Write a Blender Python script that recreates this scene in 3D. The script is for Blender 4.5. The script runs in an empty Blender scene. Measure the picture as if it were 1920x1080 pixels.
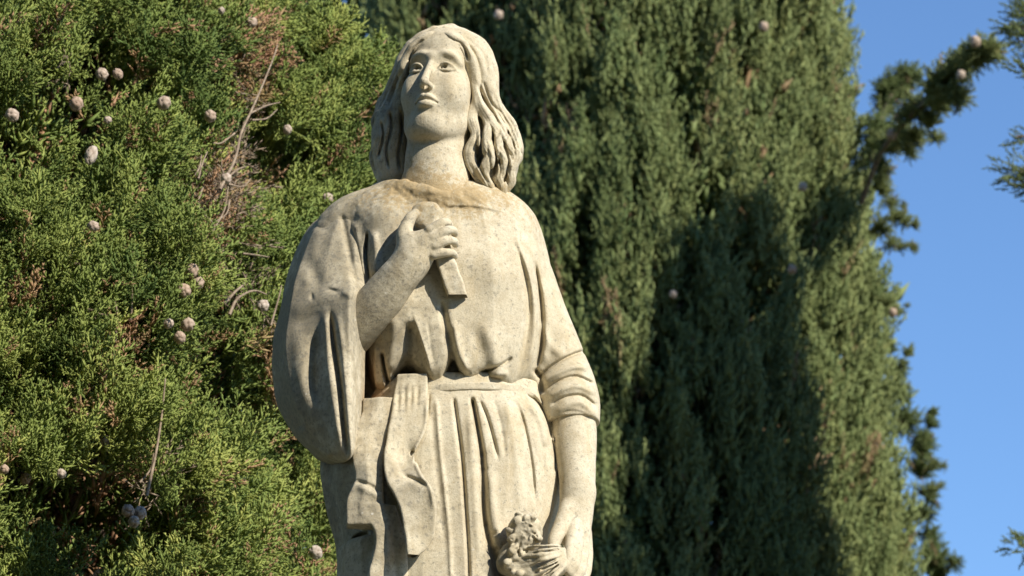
import bpy, math, random, os
import numpy as np
from math import radians as R

# ---------------------------------------------------------------- camera
scene = bpy.context.scene
PITCH, LENS, DIST = R(18.0), 128.0, 7.5
CAM = np.array([0.0, 0.0, 1.6])
FPX = LENS / 36.0 * 1920.0
cp, sp = math.cos(PITCH), math.sin(PITCH)
Y0 = DIST * cp                                  # the statue's middle plane
cam_data = bpy.data.cameras.new('camera')
cam = bpy.data.objects.new('camera', cam_data)
scene.collection.objects.link(cam)
cam.location = CAM
cam.rotation_euler = (R(90) + PITCH, 0, 0)
cam_data.lens = LENS
cam_data.sensor_width = 36.0
cam_data.clip_start = 0.1
cam_data.clip_end = 5000.0
cam_data.dof.use_dof = True
cam_data.dof.focus_distance = 7.45
cam_data.dof.aperture_fstop = 7.0
scene.camera = cam

# ---------------------------------------------------------------- light
SUN_EL, SUN_AZ = R(35.0), R(47.0)              # az: from straight behind the camera towards the right
sun_dir = np.array([math.sin(SUN_AZ) * math.cos(SUN_EL), -math.cos(SUN_AZ) * math.cos(SUN_EL), math.sin(SUN_EL)])
world = bpy.data.worlds.new('World')
scene.world = world
world.use_nodes = True
wn = world.node_tree
wn.nodes.clear()
sky = wn.nodes.new('ShaderNodeTexSky')
sky.sky_type = 'NISHITA'
sky.sun_disc = False
sky.sun_elevation = SUN_EL
sky.sun_rotation = math.atan2(sun_dir[0], sun_dir[1])
sky.air_density = 1.0
sky.dust_density = 0.0
sky.ozone_density = 7.5
bg = wn.nodes.new('ShaderNodeBackground')
bg.inputs['Strength'].default_value = 0.14
wo = wn.nodes.new('ShaderNodeOutputWorld')
wn.links.new(sky.outputs[0], bg.inputs[0])
wn.links.new(bg.outputs[0], wo.inputs[0])
sd = bpy.data.lights.new('sun', 'SUN')
sd.energy = 5.0
sd.angle = R(0.5)
sd.color = (1.0, 0.92, 0.78)
sun = bpy.data.objects.new('sun', sd)
scene.collection.objects.link(sun)
sun.location = (6, -6, 12)
from mathutils import Vector
sun.rotation_euler = Vector(sun_dir).to_track_quat('Z', 'Y').to_euler()
scene.view_settings.view_transform = 'Standard'
scene.view_settings.look = 'None'
scene.view_settings.exposure = 0.38
scene.view_settings.gamma = 1.0
scene.cycles.max_bounces = 6
scene.cycles.diffuse_bounces = 3

# ---------------------------------------------------------------- helpers
col = scene.collection
rng = np.random.default_rng(7)
random.seed(7)

def P(u, v, d=0.0, y0=None):
    """point seen at photo position (u, v), d metres in front of the plane y0"""
    a, b = (u - 960.0) / FPX, (540.0 - v) / FPX
    D = np.array([a, cp - b * sp, sp + b * cp])
    return CAM + D * (((Y0 if y0 is None else y0) - d) / D[1])

def project(X, Y, Z):
    zc = Y * cp + (Z - CAM[2]) * sp
    yc = -Y * sp + (Z - CAM[2]) * cp
    return 960.0 + FPX * X / zc, 540.0 - FPX * yc / zc

def hem(pts):
    """lower edge of a cloth given by photo positions, as a height over x and y"""
    p = np.array(pts, float)
    def f(X, Y):
        u = 960.0 + FPX * X / (Y / cp * 1.0)
        v = np.interp(u, p[:, 0], p[:, 1])
        return (CAM[2] + Y * np.tan(PITCH + np.arctan((540.0 - v) / FPX))).astype(np.float32)
    return f

def smooth_line(pts, n=6):
    """Catmull-Rom resampling of rows of any width"""
    p = np.array(pts, float)
    if len(p) < 3:
        t = np.linspace(0, 1, n + 1)[:, None]
        return p[0] * (1 - t) + p[-1] * t
    q = np.vstack([2 * p[0] - p[1], p, 2 * p[-1] - p[-2]])
    out = []
    for i in range(1, len(q) - 2):
        for t in np.arange(n) / n:
            a, b, c, d = q[i - 1], q[i], q[i + 1], q[i + 2]
            out.append(0.5 * (2 * b + (c - a) * t + (2 * a - 5 * b + 4 * c - d) * t * t + (3 * b - a - 3 * c + d) * t ** 3))
    out.append(p[-1])
    return np.array(out)

def empty(name, loc, label=None, cat=None, group=None):
    o = bpy.data.objects.new(name, None)
    o.empty_display_size = 0.2
    col.objects.link(o)
    o.location = loc
    if label: o['label'] = label
    if cat: o['category'] = cat
    if group: o['group'] = group
    return o

def mesh_obj(name, V, Fc, mat, parent=None, smooth=True, attrs=None, label=None):
    """V (n,3), Fc (m,3|4) arrays in world space; becomes one mesh object"""
    V = np.asarray(V, np.float32)
    Fc = np.asarray(Fc, np.int32)
    if parent is not None:
        V = V - np.array(parent.location, np.float32)
    me = bpy.data.meshes.new(name)
    k = Fc.shape[1]
    me.vertices.add(len(V)); me.vertices.foreach_set('co', V.ravel())
    me.loops.add(Fc.size); me.loops.foreach_set('vertex_index', Fc.ravel())
    me.polygons.add(len(Fc))
    me.polygons.foreach_set('loop_start', np.arange(0, Fc.size, k, dtype=np.int32))
    me.update(calc_edges=True)
    me.polygons.foreach_set('use_smooth', np.full(len(Fc), smooth))
    if attrs:
        for an, av in attrs.items():
            at = me.attributes.new(an, 'FLOAT', 'POINT')
            at.data.foreach_set('value', np.asarray(av, np.float32))
    me.materials.append(mat)
    o = bpy.data.objects.new(name, me)
    col.objects.link(o)
    if parent is not None:
        o.parent = parent
    if label: o['label'] = label
    return o

class NT:
    """small node helper"""
    def __init__(s, name):
        s.m = bpy.data.materials.new(name); s.m.use_nodes = True
        s.t = s.m.node_tree; s.t.nodes.clear()
        s.out = s.t.nodes.new('ShaderNodeOutputMaterial')
        s.bsdf = s.t.nodes.new('ShaderNodeBsdfPrincipled')
        s.t.links.new(s.bsdf.outputs[0], s.out.inputs[0])
    def n(s, typ, **kw):
        x = s.t.nodes.new(typ)
        for k, v in kw.items(): setattr(x, k, v)
        return x
    def l(s, a, b): s.t.links.new(a, b)
    def noise(s, scale, detail=4, rough=0.6, vec=None):
        x = s.n('ShaderNodeTexNoise'); x.inputs['Scale'].default_value = scale
        x.inputs['Detail'].default_value = detail; x.inputs['Roughness'].default_value = rough
        if vec is not None: s.l(vec, x.inputs['Vector'])
        return x.outputs['Fac']
    def ramp(s, fac, stops):
        x = s.n('ShaderNodeValToRGB')
        e = x.color_ramp.elements
        while len(e) < len(stops): e.new(0.5)
        for i, (p, c) in enumerate(stops):
            e[i].position = p
            e[i].color = (c, c, c, 1) if not isinstance(c, tuple) else c + (1,)
        s.l(fac, x.inputs[0])
        return x.outputs['Color']
    def mix(s, fac, a, b, mode='MIX'):
        x = s.n('ShaderNodeMix'); x.data_type = 'RGBA'; x.blend_type = mode
        for sock, val in ((x.inputs[0], fac), (x.inputs[6], a), (x.inputs[7], b)):
            if isinstance(val, (int, float)): sock.default_value = val
            elif isinstance(val, tuple): sock.default_value = val + (1,)
            else: s.l(val, sock)
        return x.outputs[2]
    def math(s, op, a, b):
        x = s.n('ShaderNodeMath', operation=op)
        for sock, val in ((x.inputs[0], a), (x.inputs[1], b)):
            if isinstance(val, (int, float)): sock.default_value = val
            else: s.l(val, sock)
        return x.outputs[0]
    def attr(s, name):
        x = s.n('ShaderNodeAttribute'); x.attribute_name = name
        return x.outputs['Fac']

# ---------------------------------------------------------------- sculpting in a signed distance volume
FAR = 0.04
def smin(a, b, k):
    if k <= 0: return np.minimum(a, b)
    h = np.clip(0.5 + 0.5 * (b - a) / k, 0, 1)
    return b + (a - b) * h - k * h * (1 - h)

class Vol:
    def __init__(s, lo, hi, h):
        s.lo = np.array(lo, np.float32); s.h = h
        s.n = np.ceil((np.array(hi) - lo) / h).astype(int) + 1
        s.phi = np.full(s.n, FAR, np.float32)
        s.ax = [(s.lo[i] + h * np.arange(s.n[i])).astype(np.float32) for i in range(3)]
    def box(s, lo, hi):
        i0 = np.clip(((np.array(lo) - s.lo) / s.h).astype(int), 0, s.n)
        i1 = np.clip(((np.array(hi) - s.lo) / s.h).astype(int) + 2, 0, s.n)
        sl = tuple(slice(a, b) for a, b in zip(i0, i1))
        return sl, s.ax[0][sl[0]][:, None, None], s.ax[1][sl[1]][None, :, None], s.ax[2][sl[2]][None, None, :]
    def put(s, sl, d, k, sub=False):
        if sub: s.phi[sl] = -smin(-s.phi[sl], d.astype(np.float32), k)
        else: s.phi[sl] = smin(s.phi[sl], d.astype(np.float32), k)
    def tube(s, pts, rad, k=0.0, sub=False, n=5, flat=None, world=False):
        """tapered tube; pts in (u,v,d) picture points or world, rad in metres per point"""
        W = np.array(pts if world else [P(*q) for q in pts], float)
        rad = np.broadcast_to(np.array(rad, float), (len(W),))
        L = smooth_line(np.hstack([W, rad[:, None]]), n) if len(W) > 2 else np.hstack([W, rad[:, None]])
        m = L[:, 3].max() + max(k, 0) + 2 * s.h
        sl, X, Y, Z = s.box(L[:, :3].min(0) - m, L[:, :3].max(0) + m)
        if 0 in s.phi[sl].shape: return
        D = None
        for a, b in zip(L[:-1], L[1:]):
            e = b[:3] - a[:3]; ee = max(float(e @ e), 1e-12)
            px, py, pz = X - np.float32(a[0]), Y - np.float32(a[1]), Z - np.float32(a[2])
            t = np.clip((px * e[0] + py * e[1] + pz * e[2]) / ee, 0, 1)
            if flat:      # squash towards/away from the viewer
                q = np.sqrt((px - t * e[0]) ** 2 + ((py - t * e[1]) / flat) ** 2 + (pz - t * e[2]) ** 2)
            else:
                q = np.sqrt((px - t * e[0]) ** 2 + (py - t * e[1]) ** 2 + (pz - t * e[2]) ** 2)
            q = q - (a[3] + (b[3] - a[3]) * t)
            D = q if D is None else np.minimum(D, q)
        s.put(sl, D, k, sub)
    def ell(s, c, r, k=0.0, M=None, sub=False):
        """ellipsoid, centre world, radii, M columns = local axes in the world"""
        c = np.array(c, float); r = np.array(r, float)
        m = r.max() + k + 2 * s.h
        sl, X, Y, Z = s.box(c - m, c + m)
        if 0 in s.phi[sl].shape: return
        q = [X - np.float32(c[0]), Y - np.float32(c[1]), Z - np.float32(c[2])]
        if M is not None:
            q = [q[0] * M[0, i] + q[1] * M[1, i] + q[2] * M[2, i] for i in range(3)]
        k0 = np.sqrt((q[0] / r[0]) ** 2 + (q[1] / r[1]) ** 2 + (q[2] / r[2]) ** 2)
        k1 = np.sqrt((q[0] / r[0] ** 2) ** 2 + (q[1] / r[1] ** 2) ** 2 + (q[2] / r[2] ** 2) ** 2) + 1e-6
        s.put(sl, k0 * (k0 - 1) / k1, k, sub)
    def rails(s, rails, k=0.0, rnd=0.0, ztop=None, zbot=None, capk=0.01, zb_fn=None, lean=True):
        """closed cross-section whose corners run down picture rails (u,v,d)"""
        W = [smooth_line([P(*q) for q in r], 5) for r in rails]
        zt = ztop if ztop is not None else max(w[:, 2].max() for w in W)
        zb = zbot if zbot is not None else min(w[:, 2].min() for w in W)
        allp = np.vstack(W)
        m = rnd + k + 3 * s.h
        lo = allp.min(0) - m; hi = allp.max(0) + m
        lo[2] = zb - m; hi[2] = zt + m
        sl, X, Y, Z = s.box(lo, hi)
        if 0 in s.phi[sl].shape: return
        zz = Z.ravel(); zc = np.clip(zz, zb, zt)
        cx, cy = [], []
        for w in W:
            o = np.argsort(w[:, 2])
            cx.append(np.interp(zc, w[o, 2], w[o, 0])); cy.append(np.interp(zc, w[o, 2], w[o, 1]))
        cx = np.array(cx, np.float32); cy = np.array(cy, np.float32)
        X2, Y2 = np.broadcast_arrays(X, Y); X2 = X2[:, :, 0][:, :, None]; Y2 = Y2[:, :, 0][:, :, None]
        d2 = np.full(s.phi[sl].shape, 1e3, np.float32); sg = np.ones_like(d2)
        n = len(rails)
        for i in range(n):
            j = (i + 1) % n
            ax_, ay_, bx_, by_ = cx[i], cy[i], cx[j], cy[j]
            ex, ey = bx_ - ax_, by_ - ay_
            wx, wy = X2 - ax_, Y2 - ay_
            t = np.clip((wx * ex + wy * ey) / (ex * ex + ey * ey + 1e-12), 0, 1)
            d2 = np.minimum(d2, (wx - ex * t) ** 2 + (wy - ey * t) ** 2)
            c1 = Y2 >= ay_; c2 = Y2 < by_; c3 = ex * wy > ey * wx
            flip = (c1 & c2 & c3) | (~c1 & ~c2 & ~c3)
            sg[flip] *= -1
        D = sg * np.sqrt(d2) - rnd
        low = (np.float32(zb) - Z) if zb_fn is None else (zb_fn(X, Y) - Z)
        D = -smin(-D, -(Z - np.float32(zt)), capk)
        D = -smin(-D, -low, capk)
        s.put(sl, D, k)
    def relief(s, rel, y_front):
        m = (np.abs(s.phi) < FAR * 0.95)
        ii = np.nonzero(m)
        X, Y, Z = s.ax[0][ii[0]], s.ax[1][ii[1]], s.ax[2][ii[2]]
        u, v = project(X, Y, Z)
        a = rel.sample(u, v)
        w = np.clip((y_front - Y) / 0.04 + 0.5, 0, 1)
        s.phi[ii] += (a * w).astype(np.float32)
    def blur(s, n=1):
        p = s.phi
        for _ in range(n):
            for ax in range(3):
                q = p.copy()
                a = [slice(None)] * 3; b = [slice(None)] * 3; c = [slice(None)] * 3
                a[ax] = slice(1, -1); b[ax] = slice(0, -2); c[ax] = slice(2, None)
                q[tuple(a)] = .5 * p[tuple(a)] + .25 * (p[tuple(b)] + p[tuple(c)])
                p = q
        s.phi = p
    def grain(s, amp, scale, seed=0):
        m = (np.abs(s.phi) < 0.02)
        ii = np.nonzero(m)
        q = np.stack([s.ax[k][ii[k]] for k in range(3)], 1)
        s.phi[ii] += (amp * vnoise(q * scale, seed)).astype(np.float32)
    def mesh(s, name, mat, parent, **kw):
        V, Q = surface_nets(s.phi)
        V = V * s.h + s.lo
        if CUT_PX is not None: pass
        return mesh_obj(name, V, Q, mat, parent, attrs=weather(V), **kw)
CUT_PX = None

def _hash(ix, iy, iz, seed):
    h = (ix.astype(np.int64) * 73856093) ^ (iy.astype(np.int64) * 19349663) ^ (iz.astype(np.int64) * 83492791) ^ (seed * 2654435761 + 977)
    h = (h ^ (h >> 13)) * 1274126177
    h = h ^ (h >> 16)
    return (h & 0xffff) / 32767.5 - 1.0
def vnoise(q, seed=0):
    """value noise in [-1,1] at rows of q"""
    f = np.floor(q); t = q - f; t = t * t * (3 - 2 * t)
    ix, iy, iz = f[:, 0].astype(int), f[:, 1].astype(int), f[:, 2].astype(int)
    r = 0
    for dx in (0, 1):
        for dy in (0, 1):
            for dz in (0, 1):
                w = (t[:, 0] if dx else 1 - t[:, 0]) * (t[:, 1] if dy else 1 - t[:, 1]) * (t[:, 2] if dz else 1 - t[:, 2])
                r = r + w * _hash(ix + dx, iy + dy, iz + dz, seed)
    return r

def surface_nets(phi):
    s = phi < 0
    nx, ny, nz = phi.shape
    c = np.zeros((nx - 1, ny - 1, nz - 1), np.uint8)
    for dx in (0, 1):
        for dy in (0, 1):
            for dz in (0, 1):
                c += s[dx:nx - 1 + dx, dy:ny - 1 + dy, dz:nz - 1 + dz]
    act = (c > 0) & (c < 8)
    ci = np.stack(np.nonzero(act), 1)
    idx = np.full(act.shape, -1, np.int32); idx[act] = np.arange(len(ci))
    acc = np.zeros((len(ci), 3)); cnt = np.zeros(len(ci))
    corners = [(a, b, d) for a in (0, 1) for b in (0, 1) for d in (0, 1)]
    val = {k: phi[ci[:, 0] + k[0], ci[:, 1] + k[1], ci[:, 2] + k[2]].astype(float) for k in corners}
    for a in corners:
        for axis in range(3):
            if a[axis]: continue
            b = list(a); b[axis] = 1; b = tuple(b)
            va, vb = val[a], val[b]
            x = (va < 0) != (vb < 0)
            t = np.where(x, va / np.where(x, va - vb, 1), 0)
            p = np.array(a, float)[None] + t[:, None] * np.eye(3)[axis][None]
            acc[x] += p[x]; cnt[x] += 1
    V = ci + acc / cnt[:, None]
    quads = []
    for axis in range(3):
        sa = [slice(None)] * 3; sb = [slice(None)] * 3
        sa[axis] = slice(0, -1); sb[axis] = slice(1, None)
        A, B = s[tuple(sa)], s[tuple(sb)]
        o = [k for k in range(3) if k != axis]
        x = (A != B)
        e = np.stack(np.nonzero(x), 1)
        ok = (e[:, o[0]] > 0) & (e[:, o[1]] > 0) & (e[:, o[0]] < phi.shape[o[0]] - 1) & (e[:, o[1]] < phi.shape[o[1]] - 1)
        e = e[ok]
        q = []
        for d0, d1 in ((-1, -1), (0, -1), (0, 0), (-1, 0)):
            f = e.copy(); f[:, o[0]] += d0; f[:, o[1]] += d1
            q.append(idx[f[:, 0], f[:, 1], f[:, 2]])
        q = np.stack(q, 1)
        inside = A[e[:, 0], e[:, 1], e[:, 2]]
        if axis == 1: inside = ~inside
        q[~inside] = q[~inside][:, ::-1]
        quads.append(q)
    return V, np.vstack(quads)

class Relief:
    """carving strokes laid over the front of a form; positive = cut in, metres"""
    def __init__(s):
        s.x0, s.y0 = 400, 0
        s.m = np.zeros((1400, 840), np.float32)
    def sample(s, u, v):
        x = np.clip(u - s.x0, 0, s.m.shape[1] - 2.001); y = np.clip(v - s.y0, 0, s.m.shape[0] - 2.001)
        i, j = x.astype(int), y.astype(int); fx, fy = x - i, y - j
        m = s.m
        return (m[j, i] * (1 - fx) + m[j, i + 1] * fx) * (1 - fy) + (m[j + 1, i] * (1 - fx) + m[j + 1, i + 1] * fx) * fy
    def line(s, pts, w, depth, kind='g', taper=0.15, w2=None, n=8):
        """g groove / r ridge / s one-sided step raised on the right-hand side of travel"""
        L = smooth_line(pts, n)
        seg = np.sqrt((np.diff(L[:, :2], axis=0) ** 2).sum(1)); S = np.concatenate([[0], np.cumsum(seg)]); T = S[-1]
        W = max(w, w2 or 0); m = 3 * W + 4 if kind != 's' else 4 * W + 6
        x0, x1 = int(max(L[:, 0].min() - m - s.x0, 0)), int(min(L[:, 0].max() + m - s.x0, s.m.shape[1]))
        y0, y1 = int(max(L[:, 1].min() - m - s.y0, 0)), int(min(L[:, 1].max() + m - s.y0, s.m.shape[0]))
        if x1 <= x0 or y1 <= y0: return
        gx = (np.arange(x0, x1) + s.x0)[None, :].astype(np.float32); gy = (np.arange(y0, y1) + s.y0)[:, None].astype(np.float32)
        best = np.full((y1 - y0, x1 - x0), 1e9, np.float32); tt = np.zeros_like(best); side = np.zeros_like(best)
        for i in range(len(L) - 1):
            ax_, ay_ = L[i, :2]; ex, ey = L[i + 1, :2] - L[i, :2]
            wx, wy = gx - ax_, gy - ay_
            t = np.clip((wx * ex + wy * ey) / (ex * ex + ey * ey + 1e-9), 0, 1)
            d = (wx - ex * t) ** 2 + (wy - ey * t) ** 2
            u = d < best
            best = np.where(u, d, best); tt = np.where(u, (S[i] + t * seg[i]) / T, tt)
            side = np.where(u, ex * wy - ey * wx, side)
        d = np.sqrt(best)
        amp = np.clip(np.minimum(tt, 1 - tt) / max(taper, 1e-3), 0, 1); amp = amp * amp * (3 - 2 * amp)
        ww = w if w2 is None else w + (w2 - w) * tt
        if kind == 's':
            sd_ = np.where(side > 0, d, -d)
            prof = np.where(sd_ > 0, np.exp(-sd_ / ww), 0) * np.clip(sd_ / 4.0, 0, 1)
            val = -depth * prof
        else:
            val = depth * np.exp(-(d / ww) ** 2) * (1 if kind == 'g' else -1)
        s.m[y0:y1, x0:x1] += (val * amp).astype(np.float32)
    def blob(s, u, v, ru, rv, depth, rot=0):
        Y, X = np.mgrid[0:s.m.shape[0], 0:s.m.shape[1]].astype(np.float32)
        X += s.x0 - u; Y += s.y0 - v
        c, q = math.cos(R(rot)), math.sin(R(rot))
        s.m += (depth * np.exp(-((X * c + Y * q) / ru) ** 2 - ((-X * q + Y * c) / rv) ** 2)).astype(np.float32)
# ================================================================ GROUND
def ground():
    s = NT('dry_gravel_and_grass')
    tc = s.n('ShaderNodeTexCoord').outputs['Object']
    c = s.mix(s.ramp(s.noise(0.35, 5, 0.6, tc), [(0.42, 0.0), (0.6, 1.0)]), (0.20, 0.17, 0.12), (0.075, 0.095, 0.035))
    c = s.mix(s.ramp(s.noise(30, 4, 0.7, tc), [(0.4, 0.0), (0.7, 0.6)]), c, (0.27, 0.24, 0.18))
    s.l(c, s.bsdf.inputs['Base Color']); s.bsdf.inputs['Roughness'].default_value = 0.95
    n = 24; a = 2 * np.pi * np.arange(n) / n
    V = np.concatenate([[[0, 0, 0]], np.stack([1800 * np.cos(a), 1800 * np.sin(a), 0 * a], 1)])
    F = [(0, i + 1, (i + 1) % n + 1) for i in range(n)]
    o = mesh_obj('ground', V, F, s.m, None, smooth=False); o['kind'] = 'structure'
ground()

# ================================================================ CYPRESSES
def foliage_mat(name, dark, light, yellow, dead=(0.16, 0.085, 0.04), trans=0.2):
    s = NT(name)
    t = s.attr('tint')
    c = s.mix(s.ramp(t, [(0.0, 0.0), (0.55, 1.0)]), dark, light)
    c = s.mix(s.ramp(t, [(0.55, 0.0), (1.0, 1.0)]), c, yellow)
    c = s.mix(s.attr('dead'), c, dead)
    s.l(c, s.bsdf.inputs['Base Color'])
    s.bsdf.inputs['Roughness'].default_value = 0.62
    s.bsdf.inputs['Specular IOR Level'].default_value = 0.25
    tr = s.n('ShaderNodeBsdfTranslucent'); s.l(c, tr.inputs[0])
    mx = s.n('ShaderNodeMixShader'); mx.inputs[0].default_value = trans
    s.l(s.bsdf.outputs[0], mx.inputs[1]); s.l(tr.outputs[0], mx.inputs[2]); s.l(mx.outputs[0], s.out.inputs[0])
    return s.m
def bark_mat():
    s = NT('cypress_bark')
    tc = s.n('ShaderNodeTexCoord').outputs['Object']
    mp = s.n('ShaderNodeMapping'); mp.inputs['Scale'].default_value = (60, 60, 8); s.l(tc, mp.inputs[0])
    f = s.noise(1.0, 5, 0.65, mp.outputs[0])
    c = s.ramp(f, [(0.3, (0.10, 0.075, 0.055)), (0.7, (0.30, 0.235, 0.175))])
    s.l(c, s.bsdf.inputs['Base Color']); s.bsdf.inputs['Roughness'].default_value = 0.9
    b = s.n('ShaderNodeBump'); b.inputs['Strength'].default_value = 0.7; b.inputs['Distance'].default_value = 0.01
    s.l(f, b.inputs['Height']); s.l(b.outputs[0], s.bsdf.inputs['Normal'])
    return s.m
BARK = bark_mat()
NEAR_LEAF = foliage_mat('cypress_scale_leaves', (0.110, 0.172, 0.042), (0.275, 0.340, 0.085), (0.45, 0.475, 0.13), (0.46, 0.26, 0.16))
FAR_LEAF = foliage_mat('cypress_scale_leaves_far', (0.125, 0.180, 0.062), (0.250, 0.300, 0.115), (0.35, 0.37, 0.14), (0.34, 0.22, 0.13))

def _frames(D, roll):
    """columns x,y,z with z = D"""
    D = D / np.linalg.norm(D, axis=1)[:, None]
    h = np.where(np.abs(D[:, 2:3]) < 0.95, np.array([[0, 0, 1.0]]), np.array([[1.0, 0, 0]]))
    x = np.cross(h, D); x /= np.linalg.norm(x, axis=1)[:, None]
    y = np.cross(D, x)
    c, s_ = np.cos(roll)[:, None], np.sin(roll)[:, None]
    return np.stack([x * c + y * s_, -x * s_ + y * c, D], 2)      # (n,3,3)

def sprig(seed, L=1.0, ns=12, sub=4, ang=42, r=.013, side=.42, flat=.45):
    """a twig of scale leaves: thin tapering shoots with smaller shoots on them; unit length along +z"""
    g = np.random.default_rng(seed)
    segs = []          # (a, b, radius)
    stem = [np.zeros(3)]
    d = np.array([0, 0, 1.0])
    for i in range(3):
        d = d + g.normal(0, .13, 3); d /= np.linalg.norm(d)
        stem.append(stem[-1] + d * L / 3)
    stem = np.array(stem)
    for a, b in zip(stem[:-1], stem[1:]): segs.append((a, b + (b - a) * .1, r * 1.3))
    at = lambda t: np.array([np.interp(t * 3, range(4), stem[:, k]) for k in range(3)])
    for i in range(ns):
        t = (i + .6 + g.uniform(-.2, .2)) / (ns + .4)
        az = (i % 2) * math.pi + g.normal(0, .75) * (1 - flat) * 2
        th = R(ang + g.normal(0, 8))
        dd = np.array([math.cos(az) * math.sin(th), math.sin(az) * math.sin(th), math.cos(th)])
        ln = L * side * (1.05 - .72 * t) * g.uniform(.75, 1.15)
        p = at(t); e = p + dd * ln * .55; e2 = e + (dd + np.array([0, 0, .35])) / 1.2 * ln * .5
        segs.append((p, e, r)); segs.append((e, e2, r * .95))
        for j in range(sub):
            q = (j + .8) / (sub + .6)
            pp = p + (e - p) * min(q * 1.7, 1) + (e2 - e) * max(q * 1.7 - 1, 0)
            b2 = np.cross(dd, np.array([math.sin(az), -math.cos(az), .3]))
            sgn = 1 if j % 2 else -1
            d2 = dd * .75 + b2 * sgn * .6 + g.normal(0, .25, 3); d2 /= np.linalg.norm(d2)
            l2 = ln * .42 * (1.1 - .5 * q) * g.uniform(.7, 1.2)
            segs.append((pp, pp + d2 * l2, r * .85))
    A = np.array([s_[0] for s_ in segs]); B = np.array([s_[1] for s_ in segs]); rr = np.array([s_[2] for s_ in segs])
    Fm = _frames(B - A, g.uniform(0, 6.28, len(A)))
    k = np.arange(3) * 2 * math.pi / 3
    mid = A + (B - A) * .45
    ring = lambda c, q: c[:, None, :] + q[:, None, None] * (np.cos(k)[None, :, None] * Fm[:, None, :, 0] + np.sin(k)[None, :, None] * Fm[:, None, :, 1])
    V = np.concatenate([ring(mid, rr), A[:, None], B[:, None]], 1)      # 5 verts: a spindle
    V = V.reshape(-1, 3)
    base = (np.arange(len(A)) * 5)[:, None, None]
    f = []
    for i in range(3):
        j = (i + 1) % 3
        f += [(i, j, 4), (j, i, 3)]
    Fc = (base + np.array(f)[None]).reshape(-1, 3)
    return V.astype(np.float32), Fc.astype(np.int32)

def scatter(name, protos, pos, D, size, tint, dead, mat, parent, g, label=None):
    n = len(pos)
    pick = g.integers(0, len(protos), n)
    Fm = _frames(D, g.uniform(0, 6.28, n))
    Vs, Fs, Ts, Ds, off = [], [], [], [], 0
    for k, (pv, pf) in enumerate(protos):
        i = np.nonzero(pick == k)[0]
        if not len(i): continue
        V = np.einsum('nij,vj->nvi', Fm[i] * size[i][:, None, None], pv) + pos[i][:, None, :]
        m = len(pv)
        Fs.append((pf[None] + (off + np.arange(len(i)) * m)[:, None, None]).reshape(-1, 3))
        Vs.append(V.reshape(-1, 3)); off += len(i) * m
        Ts.append(np.repeat(tint[i], m)); Ds.append(np.repeat(dead[i], m))
    return mesh_obj(name, np.concatenate(Vs), np.concatenate(Fs), mat, parent, smooth=True, attrs={'tint': np.concatenate(Ts), 'dead': np.concatenate(Ds)}, label=label)

def tube_mesh(lines, sides=6):
    """lines: list of (pts (n,3), radii) -> one mesh of tapering limbs"""
    V, F, off = [], [], 0
    for pts, rad in lines:
        pts = np.array(pts, float); rad = np.broadcast_to(np.array(rad, float), (len(pts),))
        L = smooth_line(np.hstack([pts, rad[:, None]]), 4)
        T = np.gradient(L[:, :3], axis=0)
        Fm = _frames(T, np.zeros(len(L)))
        k = np.arange(sides) * 2 * math.pi / sides
        ring = L[:, None, :3] + L[:, 3][:, None, None] * (np.cos(k)[None, :, None] * Fm[:, None, :, 0] + np.sin(k)[None, :, None] * Fm[:, None, :, 1])
        V.append(ring.reshape(-1, 3))
        for i in range(len(L) - 1):
            for j in range(sides):
                F.append((off + i * sides + j, off + i * sides + (j + 1) % sides, off + (i + 1) * sides + (j + 1) % sides, off + (i + 1) * sides + j))
        off += len(L) * sides
    return np.concatenate(V), np.array(F)

def crown_points(g, c, Rz, z0, z1, n, depth, lump, vs, arc=(0, 2 * math.pi), seed=0, lump2=0.0, vs2=3.0, cull=None):
    """random places in the outer shell of a crown whose outline swells and sinks"""
    th = g.uniform(arc[0], arc[1], n); z = g.uniform(z0, z1, n)
    nrm = np.stack([np.cos(th), np.sin(th), 0 * th], 1)
    q = np.stack([np.cos(th) * Rz(z) / vs[0], np.sin(th) * Rz(z) / vs[0], z / vs[1]], 1)
    base_n = vnoise(q, seed)
    if cull is not None:
        k_ = base_n + vnoise(q * 2.1, seed + 5) * .5 > cull
        k_ &= vnoise(q * .42, seed + 9) > -.58
        q, th, z, nrm, base_n = q[k_], th[k_], z[k_], nrm[k_], base_n[k_]; n = len(th)
    bump = base_n * lump + vnoise(q * 2.3, seed + 1) * lump * .45
    if lump2: bump = bump + vnoise(np.stack([np.cos(th) * vs2, np.sin(th) * vs2, z * .25], 1), seed + 2) * lump2
    dd = depth * g.random(n) ** 1.6
    r = Rz(z) + bump - dd
    return np.array([c[0], c[1], 0])[None] + nrm * r[:, None] + np.array([0, 0, 1.0])[None] * z[:, None], nrm, dd / depth, th

near_pro = [sprig(i, ns=9, sub=3, r=.0200, side=.46, ang=38) for i in range(6)]
dead_pro = [sprig(90 + i, ns=6, sub=1, r=.016, side=.5, ang=48) for i in range(4)]
near_big = [sprig(20 + i, ns=7, sub=2, r=.024, side=.46, ang=40) for i in range(3)]
far_pro = [sprig(40 + i, ns=9, sub=2, r=.0235, side=.33, ang=27, flat=.2) for i in range(6)]
tuft_pro = [sprig(80 + i, ns=8, sub=2, r=.042, side=.42, ang=34, flat=.3) for i in range(4)]
cheap_pro = [sprig(60 + i, ns=6, sub=1, r=.045, side=.40, ang=34, flat=.1) for i in range(4)]

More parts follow.
